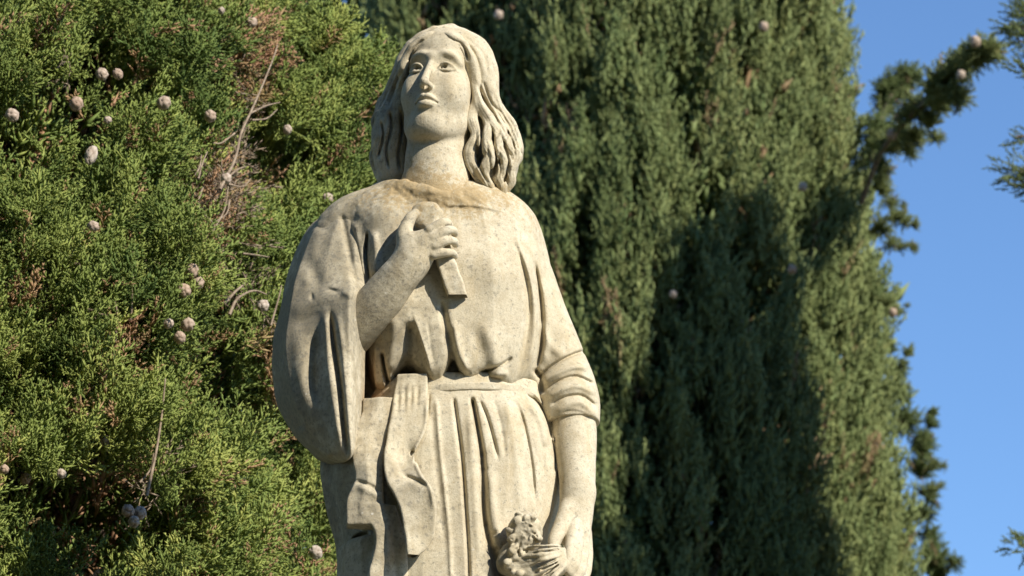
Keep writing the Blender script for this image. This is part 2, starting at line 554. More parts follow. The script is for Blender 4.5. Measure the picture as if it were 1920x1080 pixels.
# ---------------------------------------------------------------- the bushy cypress close behind the statue, left
LC, LR = np.array([-1.57, Y0 + 1.72]), 1.0
LRZ = lambda z: LR * np.interp(z, [0, 1.5, 2.6, 4.3, 4.75, 5.05, 5.4, 6.5, 7.6, 8.4], [.65, 1.0, 1.11, 1.08, 1.0, .90, .82, .70, .42, .04])
def left_depth(u, v, extra=0.04):
    """distance in front of Y0 of the left crown's skin along this line of sight"""
    d = -1.0
    for _ in range(8):
        p = P(u, v, d)
        q = (float(LRZ(p[2])) + extra) ** 2 - (p[0] - LC[0]) ** 2
        y = LC[1] - math.sqrt(max(q, 0.0))
        d = Y0 - y
    return d
def left_tree():
    root = empty('cypress_tree', (LC[0], LC[1], 0), 'bushy light green cypress with round brown cones close behind the left of the statue', 'tree', 'cypress trees')
    g = np.random.default_rng(11)
    Rz = LRZ
    zlo, zhi = 2.55, 5.35
    # clumps where the photograph looks
    C_, N_, dd, th = crown_points(g, LC, Rz, zlo, zhi, 6600, .15, .15, (.12, .14), arc=(math.pi * 1.08, math.pi * 2.12), seed=21, cull=-.17)
    # sprays reaching out of the right flank, beside the statue's head
    ex = []
    for (a, b, r_, k) in ((640, 120, 30, 26), (672, 150, 26, 22), (700, 128, 14, 10), (690, 175, 20, 16), (655, 205, 26, 20), (676, 225, 16, 10), (640, 250, 30, 20), (640, 300, 30, 22), (664, 318, 22, 14), (690, 335, 16, 12), (672, 350, 22, 12), (610, 60, 20, 12), (630, 360, 30, 20), (620, 180, 30, 20)):
        for _ in range(k):
            uu, vv = a + g.normal(0, r_ * .5), b + g.normal(0, r_ * .5)
            ex.append(P(uu, vv, left_depth(630, vv, 0) + g.normal(0, .05) - max(0, uu - 640) * .001))
    ex = np.array(ex); C_ = np.concatenate([C_, ex])
    en = ex[:, :2] - LC; en /= np.linalg.norm(en, axis=1)[:, None]
    N_ = np.concatenate([N_, np.hstack([en, np.zeros((len(ex), 1))])]); dd = np.concatenate([dd, np.full(len(ex), .3)])
    ms = 8
    n = len(C_) * ms
    base = np.repeat(C_, ms, 0); nr = np.repeat(N_, ms, 0)
    ax = nr * .75 + np.array([0, 0, .75]) + np.repeat(g.normal(0, .30, (len(C_), 3)), ms, 0)
    D = ax + g.normal(0, .38, (n, 3))
    pos = base - ax * .06 + g.normal(0, .018, (n, 3))
    size = g.uniform(.075, .15, n)
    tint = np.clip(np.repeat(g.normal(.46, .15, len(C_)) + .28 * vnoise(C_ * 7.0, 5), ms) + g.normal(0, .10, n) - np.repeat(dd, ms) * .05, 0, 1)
    # withered patches
    dead = np.zeros(n)
    u, v = project(base[:, 0], base[:, 1], base[:, 2])
    for (a, b, ra, rb, w) in ((468, 115, 46, 72, 1.3), (410, 385, 44, 72, 1.2), (590, 1034, 14, 16, 1.0), (640, 250, 30, 22, .55), (225, 600, 24, 70, .5), (340, 620, 16, 30, .5), (20, 960, 22, 14, .7), (430, 20, 22, 20, .7), (500, 640, 10, 60, .5)):
        q = ((u - a) / ra) ** 2 + ((v - b) / rb) ** 2
        dead = np.maximum(dead, (np.exp(-q) * w > g.uniform(.2, .75, n)) * g.uniform(.6, 1, n))
    dead = np.maximum(dead, (g.random(n) < .035) * .8)
    dead = np.maximum(dead, np.repeat((g.random(len(C_)) < .03) * 1.0, ms) * (g.random(n) < .7) * .85)
    keep = np.ones(n, bool)
    for (a, b, ra, rb) in ((405, 385, 34, 46), (430, 300, 22, 36), (245, 200, 9, 60), (150, 230, 16, 22), (360, 650, 20, 26), (100, 940, 70, 90), (30, 1010, 60, 70), (470, 560, 30, 22)):
        q = ((u - a) / ra) ** 2 + ((v - b) / rb) ** 2
        keep &= ~((q < 1) & (np.repeat(dd, ms) < .35) & (g.random(n) < .8))
    i = keep
    # the rest of the crown, looser and coarser
    C2, N2, d2, t2 = crown_points(g, LC, Rz, .5, 8.35, 5200, .30, .10, (.26, .28), seed=21)
    out = ~((C2[:, 2] > zlo) & (C2[:, 2] < zhi) & ((t2 % (2 * math.pi)) > math.pi * 1.08) | ((C2[:, 2] > zlo) & (C2[:, 2] < zhi) & ((t2 % (2 * math.pi)) < math.pi * .12)))
    C2, N2 = C2[out], N2[out]
    D2 = N2 * .75 + np.array([0, 0, .75]) + g.normal(0, .4, C2.shape)
    C3, N3, d3, t3 = crown_points(g, (LC[0], LC[1]), lambda z: Rz(z) - .20, zlo - .2, zhi + .2, 6500, .45, .06, (.24, .26), arc=(math.pi * .9, math.pi * 2.3), seed=23)
    D3 = N3 * .6 + np.array([0, 0, .8]) + g.normal(0, .45, C3.shape)
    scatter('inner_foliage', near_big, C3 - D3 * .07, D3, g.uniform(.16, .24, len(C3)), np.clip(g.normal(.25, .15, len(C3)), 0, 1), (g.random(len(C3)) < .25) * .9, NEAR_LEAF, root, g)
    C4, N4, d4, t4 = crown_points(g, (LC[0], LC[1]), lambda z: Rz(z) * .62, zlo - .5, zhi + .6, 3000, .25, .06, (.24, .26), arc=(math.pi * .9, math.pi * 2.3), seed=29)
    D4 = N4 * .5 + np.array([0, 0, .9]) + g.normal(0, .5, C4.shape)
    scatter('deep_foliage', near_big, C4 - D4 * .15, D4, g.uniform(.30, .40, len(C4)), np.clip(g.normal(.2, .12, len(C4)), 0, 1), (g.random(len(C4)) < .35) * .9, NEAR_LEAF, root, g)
    a_ = scatter('foliage', near_pro, pos[i], D[i], size[i], tint[i], dead[i], NEAR_LEAF, root, g)
    b_ = scatter('outer_foliage', near_big, C2 - D2 * .08, D2, g.uniform(.20, .32, len(C2)), np.clip(g.normal(.45, .17, len(C2)), 0, 1), np.zeros(len(C2)), NEAR_LEAF, root, g)
    tw = []
    for (a, b, ra, rb, m) in ((405, 385, 36, 62, 80), (425, 315, 30, 34, 40), (472, 130, 38, 66, 50), (465, 555, 36, 26, 34), (240, 560, 18, 56, 22), (150, 560, 30, 40, 8), (290, 880, 26, 60, 16), (120, 130, 20, 30, 6), (560, 440, 16, 16, 5)):
        for _ in range(m):
            uu, vv = a + g.normal(0, ra * .55), b + g.normal(0, rb * .55)
            tw.append(P(uu, vv, left_depth(min(uu, 640), vv, g.uniform(-.12, .02))))
    tw = np.array(tw)
    scatter('dead_twigs', dead_pro, tw, g.normal(0, .8, tw.shape) + np.array([0, -.2, .5]), g.uniform(.07, .13, len(tw)), np.zeros(len(tw)), np.zeros(len(tw)), TWIG, root, g, label='pale brown dead twigs without leaves')
    # trunk and limbs
    lines = [([(LC[0], LC[1], -.05), (LC[0] + .03, LC[1], 3), (LC[0], LC[1] + .03, 6), (LC[0], LC[1], 8.1)], [.16, .12, .07, .01])]
    V, F = tube_mesh(lines, 12); mesh_obj('trunk', V, F, BARK, root)
    lines = []
    for k in range(110):
        z = g.uniform(.8, 7.2); a = g.uniform(0, 2 * math.pi); r1 = float(Rz(np.array(z))) * .86; n_ = np.array([math.cos(a), math.sin(a), 0])
        b0 = np.array([LC[0], LC[1], z]); up = g.uniform(.5, .95)
        lines.append(([b0 + n_ * .06, b0 + n_ * r1 * .5 + [0, 0, up * .35], b0 + n_ * r1 + [0, 0, up]], [.022, .014, .004]))
    V, F = tube_mesh(lines, 5); o = mesh_obj('limbs', V, F, BARK, root)
    # bare grey twigs seen between the clumps
    bt = [[(372, 335), (380, 305), (389, 284)], [(366, 330), (375, 310), (378, 290)], [(412, 355), (440, 300), (452, 250), (470, 210), (492, 160), (512, 110), (520, 85)], [(424, 340), (416, 318), (408, 308)],
          [(425, 335), (445, 318), (462, 312)], [(428, 345), (455, 350), (470, 335)], [(470, 212), (500, 198), (525, 192)], [(472, 225), (500, 222), (520, 205)], [(395, 440), (420, 395), (428, 350)],
          [(380, 400), (400, 420), (412, 452)], [(430, 375), (425, 400), (405, 415)], [(380, 352), (372, 382), (382, 410)], [(275, 930), (292, 850), (303, 780), (310, 710)], [(262, 905), (282, 880), (288, 850)],
          [(245, 600), (248, 560), (250, 500)], [(216, 640), (220, 590), (214, 560)], [(430, 590), (445, 560), (475, 545), (500, 552)], [(420, 570), (440, 548), (460, 528), (455, 510)],
          [(455, 475), (480, 478), (505, 482)], [(600, 215), (610, 190), (622, 175)], [(508, 610), (522, 560), (528, 535)], [(440, 250), (415, 268), (400, 268)]]
    for k, q in enumerate(bt):
        ex = .09 if k not in (2, 12) else .12
        pts = [P(a, b, left_depth(a, b, ex)) for a, b in q]
        r0 = .0042 if len(q) > 3 else .0028
        V, F = tube_mesh([(pts, np.linspace(r0, r0 * .45, len(pts)))], 5)
        mesh_obj('twig', V, F, TWIG, root, label='bare pale grey twig')
    return root

def twig_mat():
    s = NT('bare_twig')
    tc = s.n('ShaderNodeTexCoord').outputs['Object']
    c = s.ramp(s.noise(60, 3, 0.6, tc), [(0.3, (0.15, 0.105, 0.07)), (0.7, (0.36, 0.28, 0.20))])
    s.l(c, s.bsdf.inputs['Base Color']); s.bsdf.inputs['Roughness'].default_value = 0.85
    return s.m
TWIG = twig_mat()

def cone_mat():
    s = NT('cypress_cone')
    tc = s.n('ShaderNodeTexCoord').outputs['Object']
    oi = s.n('ShaderNodeObjectInfo').outputs['Random']
    c = s.mix(oi, (0.42, 0.30, 0.22), (0.50, 0.43, 0.36))
    c = s.mix(s.ramp(s.noise(120, 4, 0.7, tc), [(0.4, 0.0), (0.65, 0.6)]), c, (0.26, 0.18, 0.12))
    c = s.mix(s.math('MULTIPLY', s.attr('tint'), 0.8), c, (0.10, 0.065, 0.045))
    s.l(c, s.bsdf.inputs['Base Color']); s.bsdf.inputs['Roughness'].default_value = 0.8
    return s.m
CONE = cone_mat()
def cone_mesh(seed):
    g = np.random.default_rng(seed)
    nu, nv = 30, 20
    th = np.arange(nu) * 2 * math.pi / nu; ph = np.linspace(.04, math.pi - .04, nv)
    T, Ph = np.meshgrid(th, ph)
    D = np.stack([np.sin(Ph) * np.cos(T), np.sin(Ph) * np.sin(T), np.cos(Ph)], -1).reshape(-1, 3)
    n = 13; i = np.arange(n) + .5
    f = np.stack([np.cos(i * 2.39996) * np.sqrt(1 - (1 - 2 * i / n) ** 2), np.sin(i * 2.39996) * np.sqrt(1 - (1 - 2 * i / n) ** 2), 1 - 2 * i / n], 1) + g.normal(0, .08, (n, 3))
    f /= np.linalg.norm(f, axis=1)[:, None]
    dist = np.sort(np.arccos(np.clip(D @ f.T, -1, 1)), axis=1)
    edge = np.clip((dist[:, 1] - dist[:, 0]) / .22, 0, 1)
    boss = np.exp(-(dist[:, 0] / .10) ** 2)
    r = .0135 * (1 - .26 * (1 - edge) ** 2 + .16 * boss)
    V = D * r[:, None] * np.array([1, 1, 1.12])
    F = [(a * nu + b, (a + 1) * nu + b, (a + 1) * nu + (b + 1) % nu, a * nu + (b + 1) % nu) for a in range(nv - 1) for b in range(nu)]
    return V, np.array(F), (1 - edge) ** 2

def cones(root):
    spots = [(23, 216, 1), (143, 195, 1.05), (191, 139, .95), (221, 139, .8), (307, 193, 1.05), (171, 291, 1.1), (394, 218, .95), (471, 42, .95), (607, 100, .85), (694, 172, 1.0), (603, 142, .6), (539, 243, .75), (621, 264, .85), (664, 250, .6),
             (633, 342, .8), (615, 372, .9), (175, 424, .8), (360, 508, 1.05), (371, 530, .95), (345, 545, 1.1), (493, 573, .95), (316, 607, .75), (352, 609, 1.0), (337, 633, .9), (160, 783, .8), (174, 802, .95), (198, 827, .9), (48, 898, .8),
             (262, 962, .95), (240, 958, .95), (251, 978, .85), (592, 1036, 1.05), (115, 888, .7), (8, 880, .7), (415, 20, .55), (202, 225, .6), (424, 335, .85)]
    protos = [cone_mesh(k) for k in range(4)]
    pm = []
    g = np.random.default_rng(2)
    for k, (u, v, s_) in enumerate(spots):
        deep = {27: -.02, 24: .0, 26: 0, 25: 0, 28: .15, 29: .15, 30: .155}.get(k, .12)
        p = P(u, v, left_depth(u, v, deep))
        if k < 4:
            V, F, t = protos[k]
            o = mesh_obj('cone', V, F, CONE, None, attrs={'tint': t}); pm.append(o)
        else:
            o = pm[k % 4].copy(); col.objects.link(o)
        o.parent = root
        o.location = Vector(p) - root.location
        o.rotation_euler = tuple(g.uniform(-.9, .9, 3) + np.array([0, 0, g.uniform(0, 6)]))
        s_ *= 1.12
        o.scale = (s_,) * 3 if k != 5 else (s_ * .85, s_ * .85, s_ * 1.35)
lt = left_tree()
cones(lt)

# ---------------------------------------------------------------- the broad columnar cypress further back
RC = np.array([0.40, 13.6])
def right_tree():
    root = empty('cypress_tree', (RC[0], RC[1], 0), 'broad columnar cypress with dense upright plumes behind the right of the statue', 'tree', 'cypress trees')
    g = np.random.default_rng(31)
    zt = 12.0
    Rz = lambda z: np.interp(z, [0, 1.2, 2.5, 4.0, 5.0, 5.8, 6.6, 7.6, 9.5, 11.2, 12.0], [.70, 1.15, 1.27, 1.24, 1.11, 1.02, .95, .86, .70, .36, .05])
    zlo, zhi = 3.9, 7.6
    C_, N_, dd, th = crown_points(g, RC, Rz, zlo, zhi, 24000, .13, .09, (.062, .20), arc=(math.pi * .93, math.pi * 2.07), seed=51, lump2=.13, vs2=5.5, cull=-.18)
    n = len(C_)
    D = N_ * .33 + np.array([0, 0, 1.0]) + g.normal(0, .17, (n, 3))
    size = g.uniform(.09, .23, n)
    pt = vnoise(C_ * np.array([6, 6, 2.0]), 77)
    tint = np.clip(g.normal(.45, .13, n) + pt * .28, 0, 1)
    dead = (g.random(n) < .012) * .8
    u, v = project(C_[:, 0], C_[:, 1], C_[:, 2])
    for (a, b, ra, rb, w) in ((1345, 220, 14, 40, .8), (1075, 230, 10, 50, .6), (1150, 590, 22, 46, .7), (1590, 880, 30, 60, .55), (1630, 850, 20, 50, .5), (1525, 20, 30, 40, .4), (1380, 60, 12, 14, .5)):
        q = ((u - a) / ra) ** 2 + ((v - b) / rb) ** 2
        dead = np.maximum(dead, (np.exp(-q) * w > g.uniform(.2, .8, n)) * g.uniform(.5, 1, n))
    # deep clefts between the vertical limbs
    keep = np.ones(n, bool)
    for (a, b, ra, rb) in ((1402, 180, 20, 110), (1395, 90, 18, 70), (1085, 150, 28, 50), (1178, 210, 14, 90), (1250, 40, 12, 45), (1180, 480, 10, 160), (680, 50, 40, 60), (790, 10, 14, 40), (1520, 640, 12, 60), (1600, 760, 14, 40), (1185, 700, 10, 140), (1560, 780, 12, 40), (1625, 930, 12, 60), (1440, 300, 10, 50)):
        q = ((u - a) / ra) ** 2 + ((v - b) / rb) ** 2
        keep &= ~((q < 1) & (dd < .75) & (g.random(n) < .93))
    C3, N3, d3, t3 = crown_points(g, RC, lambda z: Rz(z) - .17, zlo - .3, zhi + .3, 4000, .25, .05, (.14, .45), arc=(math.pi * .9, math.pi * 2.1), seed=51, lump2=.13, vs2=5.5)
    D3 = N3 * .35 + np.array([0, 0, 1.0]) + g.normal(0, .2, C3.shape)
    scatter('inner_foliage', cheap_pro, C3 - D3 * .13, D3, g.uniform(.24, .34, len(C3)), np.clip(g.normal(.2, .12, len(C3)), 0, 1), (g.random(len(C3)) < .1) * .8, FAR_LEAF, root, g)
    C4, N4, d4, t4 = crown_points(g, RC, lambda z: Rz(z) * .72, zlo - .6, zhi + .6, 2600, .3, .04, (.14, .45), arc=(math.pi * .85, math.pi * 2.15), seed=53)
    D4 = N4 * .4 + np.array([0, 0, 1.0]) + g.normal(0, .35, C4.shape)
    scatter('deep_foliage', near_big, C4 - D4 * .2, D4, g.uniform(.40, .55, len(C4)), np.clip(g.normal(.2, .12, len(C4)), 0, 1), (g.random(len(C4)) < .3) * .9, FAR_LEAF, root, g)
    scatter('foliage', far_pro, (C_ - D * size[:, None] * .5)[keep], D[keep], size[keep], tint[keep], dead[keep], FAR_LEAF, root, g)
    C2, N2, d2, t2 = crown_points(g, RC, Rz, .3, zt, 11000, .22, .05, (.14, .45), seed=51, lump2=.13, vs2=5.5)
    fr = (C2[:, 2] > zlo) & (C2[:, 2] < zhi) & ((t2 > math.pi * .93) | (t2 < math.pi * .07))
    C2, N2 = C2[~fr], N2[~fr]
    D2 = N2 * .35 + np.array([0, 0, 1.0]) + g.normal(0, .18, C2.shape)
    s2 = g.uniform(.28, .42, len(C2))
    scatter('outer_foliage', cheap_pro, C2 - D2 * s2[:, None] * .5, D2, s2, np.clip(g.normal(.45, .15, len(C2)), 0, 1), np.zeros(len(C2)), FAR_LEAF, root, g)
    V, F = tube_mesh([([(RC[0], RC[1], -.05), (RC[0] + .04, RC[1], 4), (RC[0], RC[1] + .03, 8), (RC[0], RC[1], 11.7)], [.22, .16, .09, .01])], 12)
    mesh_obj('trunk', V, F, BARK, root)
    lines = []
    for k in range(140):
        z = g.uniform(.4, 9.5); a = g.uniform(0, 2 * math.pi); n_ = np.array([math.cos(a), math.sin(a), 0])
        r1 = float(Rz(np.array(min(z + 1.2, 11.5)))) * .82
        b0 = np.array([RC[0], RC[1], z])
        lines.append(([b0 + n_ * .08, b0 + n_ * r1 * .6 + [0, 0, .45], b0 + n_ * r1 + [0, 0, 1.3]], [.03, .02, .006]))
    V, F = tube_mesh(lines, 5); mesh_obj('limbs', V, F, BARK, root)
    # side branches standing out of the right flank against the sky: (line in the picture with depth y, clump size)
    def branch(pts, y0, y1, w, n_, tint0=.42, rad=.012, fl=.07):
        q = smooth_line(pts, 6); m = len(q)
        Y = np.linspace(y0, y1, m)
        W = np.array([P(a, b, 0, y0=yy) for (a, b), yy in zip(q, Y)])
        V, F = tube_mesh([(W[::3], np.linspace(rad, rad * .3, len(W[::3])))], 6)
        mesh_obj('branch', V, F, BARK, root)
        t = g.random(n_) ** .8
        idx = t * (m - 1); i0 = np.minimum(idx.astype(int), m - 2)
        C3 = W[i0] + (W[i0 + 1] - W[i0]) * (idx - i0)[:, None]
        tan = W[i0 + 1] - W[i0]; tan /= np.linalg.norm(tan, axis=1)[:, None]
        off = g.normal(0, w, (n_, 3)) * np.interp(t, [0, .2, .8, 1], [.5, 1, 1, .5])[:, None]
        D3 = tan * .6 + off / w * .45 + np.array([0, 0, .35]) + g.normal(0, .2, (n_, 3))
        sz = g.uniform(.8, 1.3, n_) * fl
        scatter('branch_foliage', far_pro, C3 + off - D3 * sz[:, None] * .4, D3, sz, np.clip(g.normal(tint0, .15, n_), 0, 1), (g.random(n_) < .05) * .7, FAR_LEAF, root, g)
        return W
    branch([(1615, 380), (1650, 290), (1700, 225), (1760, 165), (1808, 118), (1848, 96)], 13.1, 12.35, .014, 120, .42, rad=.013, fl=.06)
    branch([(1636, 300), (1648, 235), (1668, 185), (1700, 140)], 13.5, 13.6, .018, 60, .25, fl=.06)
    def tufts(L, tint0):
        C_, D_, S_, T_ = [], [], [], []
        for (a, b, r_, yy) in L:
            c0 = P(a, b, 0, y0=yy); rm = r_ * 2.9e-3; m = int(40 + r_ * 3.4)
            lean = g.normal(0, .5, 3) + np.array([.5, -.1, .5])
            for _ in range(m):
                d = g.normal(0, 1, 3); d /= np.linalg.norm(d); d += lean * .7; d /= np.linalg.norm(d)
                C_.append(c0 + d * rm * g.uniform(-.25, .45)); D_.append(d); S_.append(rm * g.uniform(.6, 1.0)); T_.append(tint0 + g.normal(0, .13))
        n_ = len(C_)
        scatter('branch_foliage', tuft_pro, np.array(C_), np.array(D_), np.array(S_), np.clip(T_, 0, 1), (g.random(n_) < .04) * .7, FAR_LEAF, root, g)
    tufts([(1848, 98, 26, 12.35), (1822, 112, 26, 12.4), (1795, 128, 26, 12.5), (1765, 158, 30, 12.6), (1798, 184, 22, 12.55), (1740, 190, 30, 12.7), (1718, 215, 28, 12.8), (1745, 236, 20, 12.8), (1755, 262, 14, 12.8), (1712, 262, 22, 12.9),
           (1700, 286, 16, 13.0), (1680, 250, 24, 13.0), (1664, 282, 24, 13.1), (1652, 320, 20, 13.15)], .5)
    tufts([(1706, 138, 20, 13.6), (1688, 150, 24, 13.6), (1670, 172, 26, 13.6), (1655, 200, 24, 13.6), (1690, 185, 18, 13.6), (1645, 240, 26, 13.5), (1640, 280, 22, 13.5)], .15)
    tufts([(1672, 405, 16, 13.2), (1692, 415, 15, 13.2), (1710, 420, 11, 13.2), (1668, 382, 14, 13.3), (1690, 388, 9, 13.3), (1668, 455, 14, 13.2), (1690, 463, 12, 13.2), (1708, 466, 11, 13.2), (1660, 572, 15, 13.2), (1680, 590, 13, 13.2),
           (1700, 575, 6, 13.2), (1690, 684, 11, 13.2), (1700, 668, 12, 13.2), (1708, 655, 8, 13.2), (1745, 872, 13, 13.8), (1768, 874, 9, 13.8), (1742, 916, 13, 13.8), (1762, 912, 9, 13.8), (1640, 350, 22, 13.2), (1650, 430, 20, 13.3)], .5)
    tufts([(1662, 660, 18, 14.0), (1672, 700, 22, 14.1), (1682, 745, 24, 14.1), (1700, 790, 26, 14.2), (1712, 840, 28, 14.2), (1725, 890, 26, 14.2), (1742, 770, 13, 14.2), (1738, 800, 16, 14.2), (1730, 830, 18, 14.2), (1745, 1030, 22, 14.3),
           (1758, 1060, 26, 14.2), (1785, 1055, 16, 14.2), (1748, 1085, 26, 14.3), (1735, 960, 20, 14.3), (1740, 1000, 18, 14.3), (1740, 930, 20, 14.2)], .15)  # tufts behind the flank, their shade put into a darker tint
    # cones on the outstanding branch
    pr = cone_mesh(9); first = None
    for (u, v, yy, s_) in ((1829, 78, 12.3, 1.5), (1802, 140, 12.35, 1.2), (1683, 222, 12.9, 1.2), (1672, 252, 12.85, 1.6), (1505, 350, 12.5, 1.2), (1432, 50, 12.6, 1.3), (1068, 426, 12.7, 1.2), (935, 28, 12.6, 1.3), (1674, 586, 13.1, 1.2), (1485, 505, 12.5, 1.2), (1262, 552, 12.5, 1.1)):
        if first is None:
            o = first = mesh_obj('cone', pr[0], pr[1], CONE, None, attrs={'tint': pr[2]})
        else:
            o = first.copy(); col.objects.link(o)
        o.parent = root; o.location = Vector(P(u, v, 0, y0=yy)) - root.location; o.scale = (s_,) * 3
    return root
right_tree()

# ---------------------------------------------------------------- slimmer cypresses round about
def slim_tree(x, y, top, R0, seed, label, n=2600, prof=None, size=(.26, .40), pro=cheap_pro, extra=None, group='cypress trees'):
    root = empty('cypress_tree', (x, y, 0), label, 'tree', group)
    g = np.random.default_rng(seed)
    prof = prof or ([0, .08, .3, .6, .82, .94, 1], [.5, .85, 1, .85, .55, .28, .04])
    Rz = lambda z: R0 * np.interp(z / top, prof[0], prof[1])
    C_, N_, dd, th = crown_points(g, (x, y), Rz, .3, top, n, .4 * R0, .07 * R0 + .01, (.2, .5), seed=seed)
    D = N_ * .3 + np.array([0, 0, 1.0]) + g.normal(0, .15, C_.shape)
    s_ = g.uniform(size[0], size[1], len(C_))
    scatter('foliage', pro, C_ - D * s_[:, None] * .6, D, s_, np.clip(g.normal(.4, .16, len(C_)), 0, 1), (g.random(len(C_)) < .01) * .7, FAR_LEAF, root, g)
    if size[0] < .2:
        C5, N5, d5, t5 = crown_points(g, (x, y), lambda z: Rz(z) * .88, .3, top - .06, 12000, .5 * R0, .02, (.2, .5), seed=seed)
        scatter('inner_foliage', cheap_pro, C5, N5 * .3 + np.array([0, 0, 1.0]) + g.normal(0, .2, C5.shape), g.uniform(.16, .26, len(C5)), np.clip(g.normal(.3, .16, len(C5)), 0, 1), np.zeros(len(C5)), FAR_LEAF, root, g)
    V, F = tube_mesh([([(x, y, -.05), (x, y, top * .5), (x, y, top * .96)], [.12, .07, .01])], 10)
    mesh_obj('trunk', V, F, BARK, root)
    if extra: extra(root, g)
    return root
def ragged(root, g):
    for pts, nn in (([(2160, 90), (1990, 40), (1905, 20)], 150), ([(2160, 130), (2000, 80), (1890, 44)], 190), ([(2160, 180), (2000, 120), (1904, 72)], 170), ([(2160, 220), (2000, 170), (1910, 125)], 140),
                    ([(2160, 310), (2010, 262), (1905, 256)], 120), ([(2160, 400), (2000, 340), (1882, 316)], 130), ([(2160, 430), (2010, 380), (1898, 334)], 130), ([(2160, 1100), (2000, 1050), (1908, 1020)], 130)):
        W = np.array([P(a, b, 0, y0=11.0) for a, b in smooth_line(pts, 6)])
        V, F = tube_mesh([(W[::3], np.linspace(.008, .003, len(W[::3])))], 5); mesh_obj('branch', V, F, BARK, root)
        i = g.integers(2, len(W), nn); off = g.normal(0, .022, (nn, 3))
        D = (W[-1] - W[0])[None] / np.linalg.norm(W[-1] - W[0]) + off / .03 * .6 + g.normal(0, .3, (nn, 3))
        scatter('branch_foliage', tuft_pro, W[i] + off - D * .015, D, g.uniform(.03, .06, nn), np.clip(g.normal(.35, .15, nn), 0, 1), np.zeros(nn), FAR_LEAF, root, g)
slim_tree(2.56, 10.98, 7.60, .52, 71, 'narrow dark cypress whose twigs reach into the upper right corner of the view', 13000,
          ([0, .1, .5, .74, .84, .91, .955, .98, 1], [.9, 1.05, 1.08, 1.0, .80, .58, .44, .32, .1]), (.12, .20), far_pro, ragged)

for k, (x, y, top, r_, lb) in enumerate((  # the unseen ones around the camera are added to cut the sky fill
        (-2.9, 5.4, 12.5, 1.0, 'unseen tall cypress left of the bushy cypress, added to block sky light'), (-2.8, 3.1, 12.5, 1.05, 'unseen tall cypress on the left of the camera path, added to block sky light'),
        (-2.8, 0.6, 12.0, 1.05, 'unseen tall cypress on the left behind the camera, added to block sky light'), (-2.2, -1.9, 12.5, 1.1, 'unseen tall cypress behind the camera, left, added to block sky light'),
        (-0.1, -3.2, 12.0, 1.15, 'unseen tall cypress straight behind the camera, added to block sky light'), (2.2, -2.6, 12.0, 1.1, 'unseen tall cypress behind the camera, right, added to block sky light'),
        (-1.35, 16.2, 11.5, 1.35, 'tall cypress beyond the bushy cypress, outside the view'), (4.9, 13.5, 8.5, 1.0, 'tall cypress far right of the columnar cypress'),
        (3.2, -0.6, 11.5, 1.0, 'unseen tall cypress right of the camera, added to block sky light'), (5.0, -3.4, 11.5, 1.1, 'unseen tall cypress behind the camera, far right, added to block sky light'))):
    slim_tree(x, y, top, r_, 90 + k, lb, 3000, size=(.4, .7))
# ================================================================ STATUE
PX = DIST / FPX                                     # metres per photo pixel at the statue
GREY = [((600, 470, .08), .20, .75), ((570, 620, .05), .22, 1.0), ((560, 780, .05), .20, 1.0), ((640, 560, .2), .16, .8), ((720, 520, .2), .12, .5), ((700, 440, .13), .14, .5),
        ((630, 960, .0), .16, .8), ((700, 960, .16), .13, .6), ((780, 950, .2), .09, .45), ((720, 230, .0), .10, .7), ((730, 640, .15), .12, .7),
        ((940, 1060, .16), .05, .9), ((985, 1000, .2), .04, .6), ((770, 60, .1), .07, .4), ((800, 430, .2), .06, .35)]
LICH = [((760, 352, .10), .075, 1.0), ((820, 358, .13), .07, 1.0), ((880, 368, .11), .06, 1.0), ((930, 388, .06), .06, .9), ((700, 372, .08), .07, .55), ((980, 412, .04), .05, .6),
        ((780, 395, .15), .05, .6)]
GAP_SHADE = [((690, 765, .06), .045, 1.0), ((690, 700, .05), .05, .5)]  # brown shade in the gap between sleeve and waist, put into the colour
def weather(V):  # masks for real weathering, plus the painted shade of the gap
    out = {}
    for nm, L in (('grey', GREY), ('lichen', LICH), ('gap_shade', GAP_SHADE)):
        a = np.zeros(len(V))
        for c, r, w in L:
            q = ((V - P(*c)) ** 2).sum(1) / (r * r)
            a = np.maximum(a, w * np.exp(-q * 1.2))
        out[nm] = a
    return out

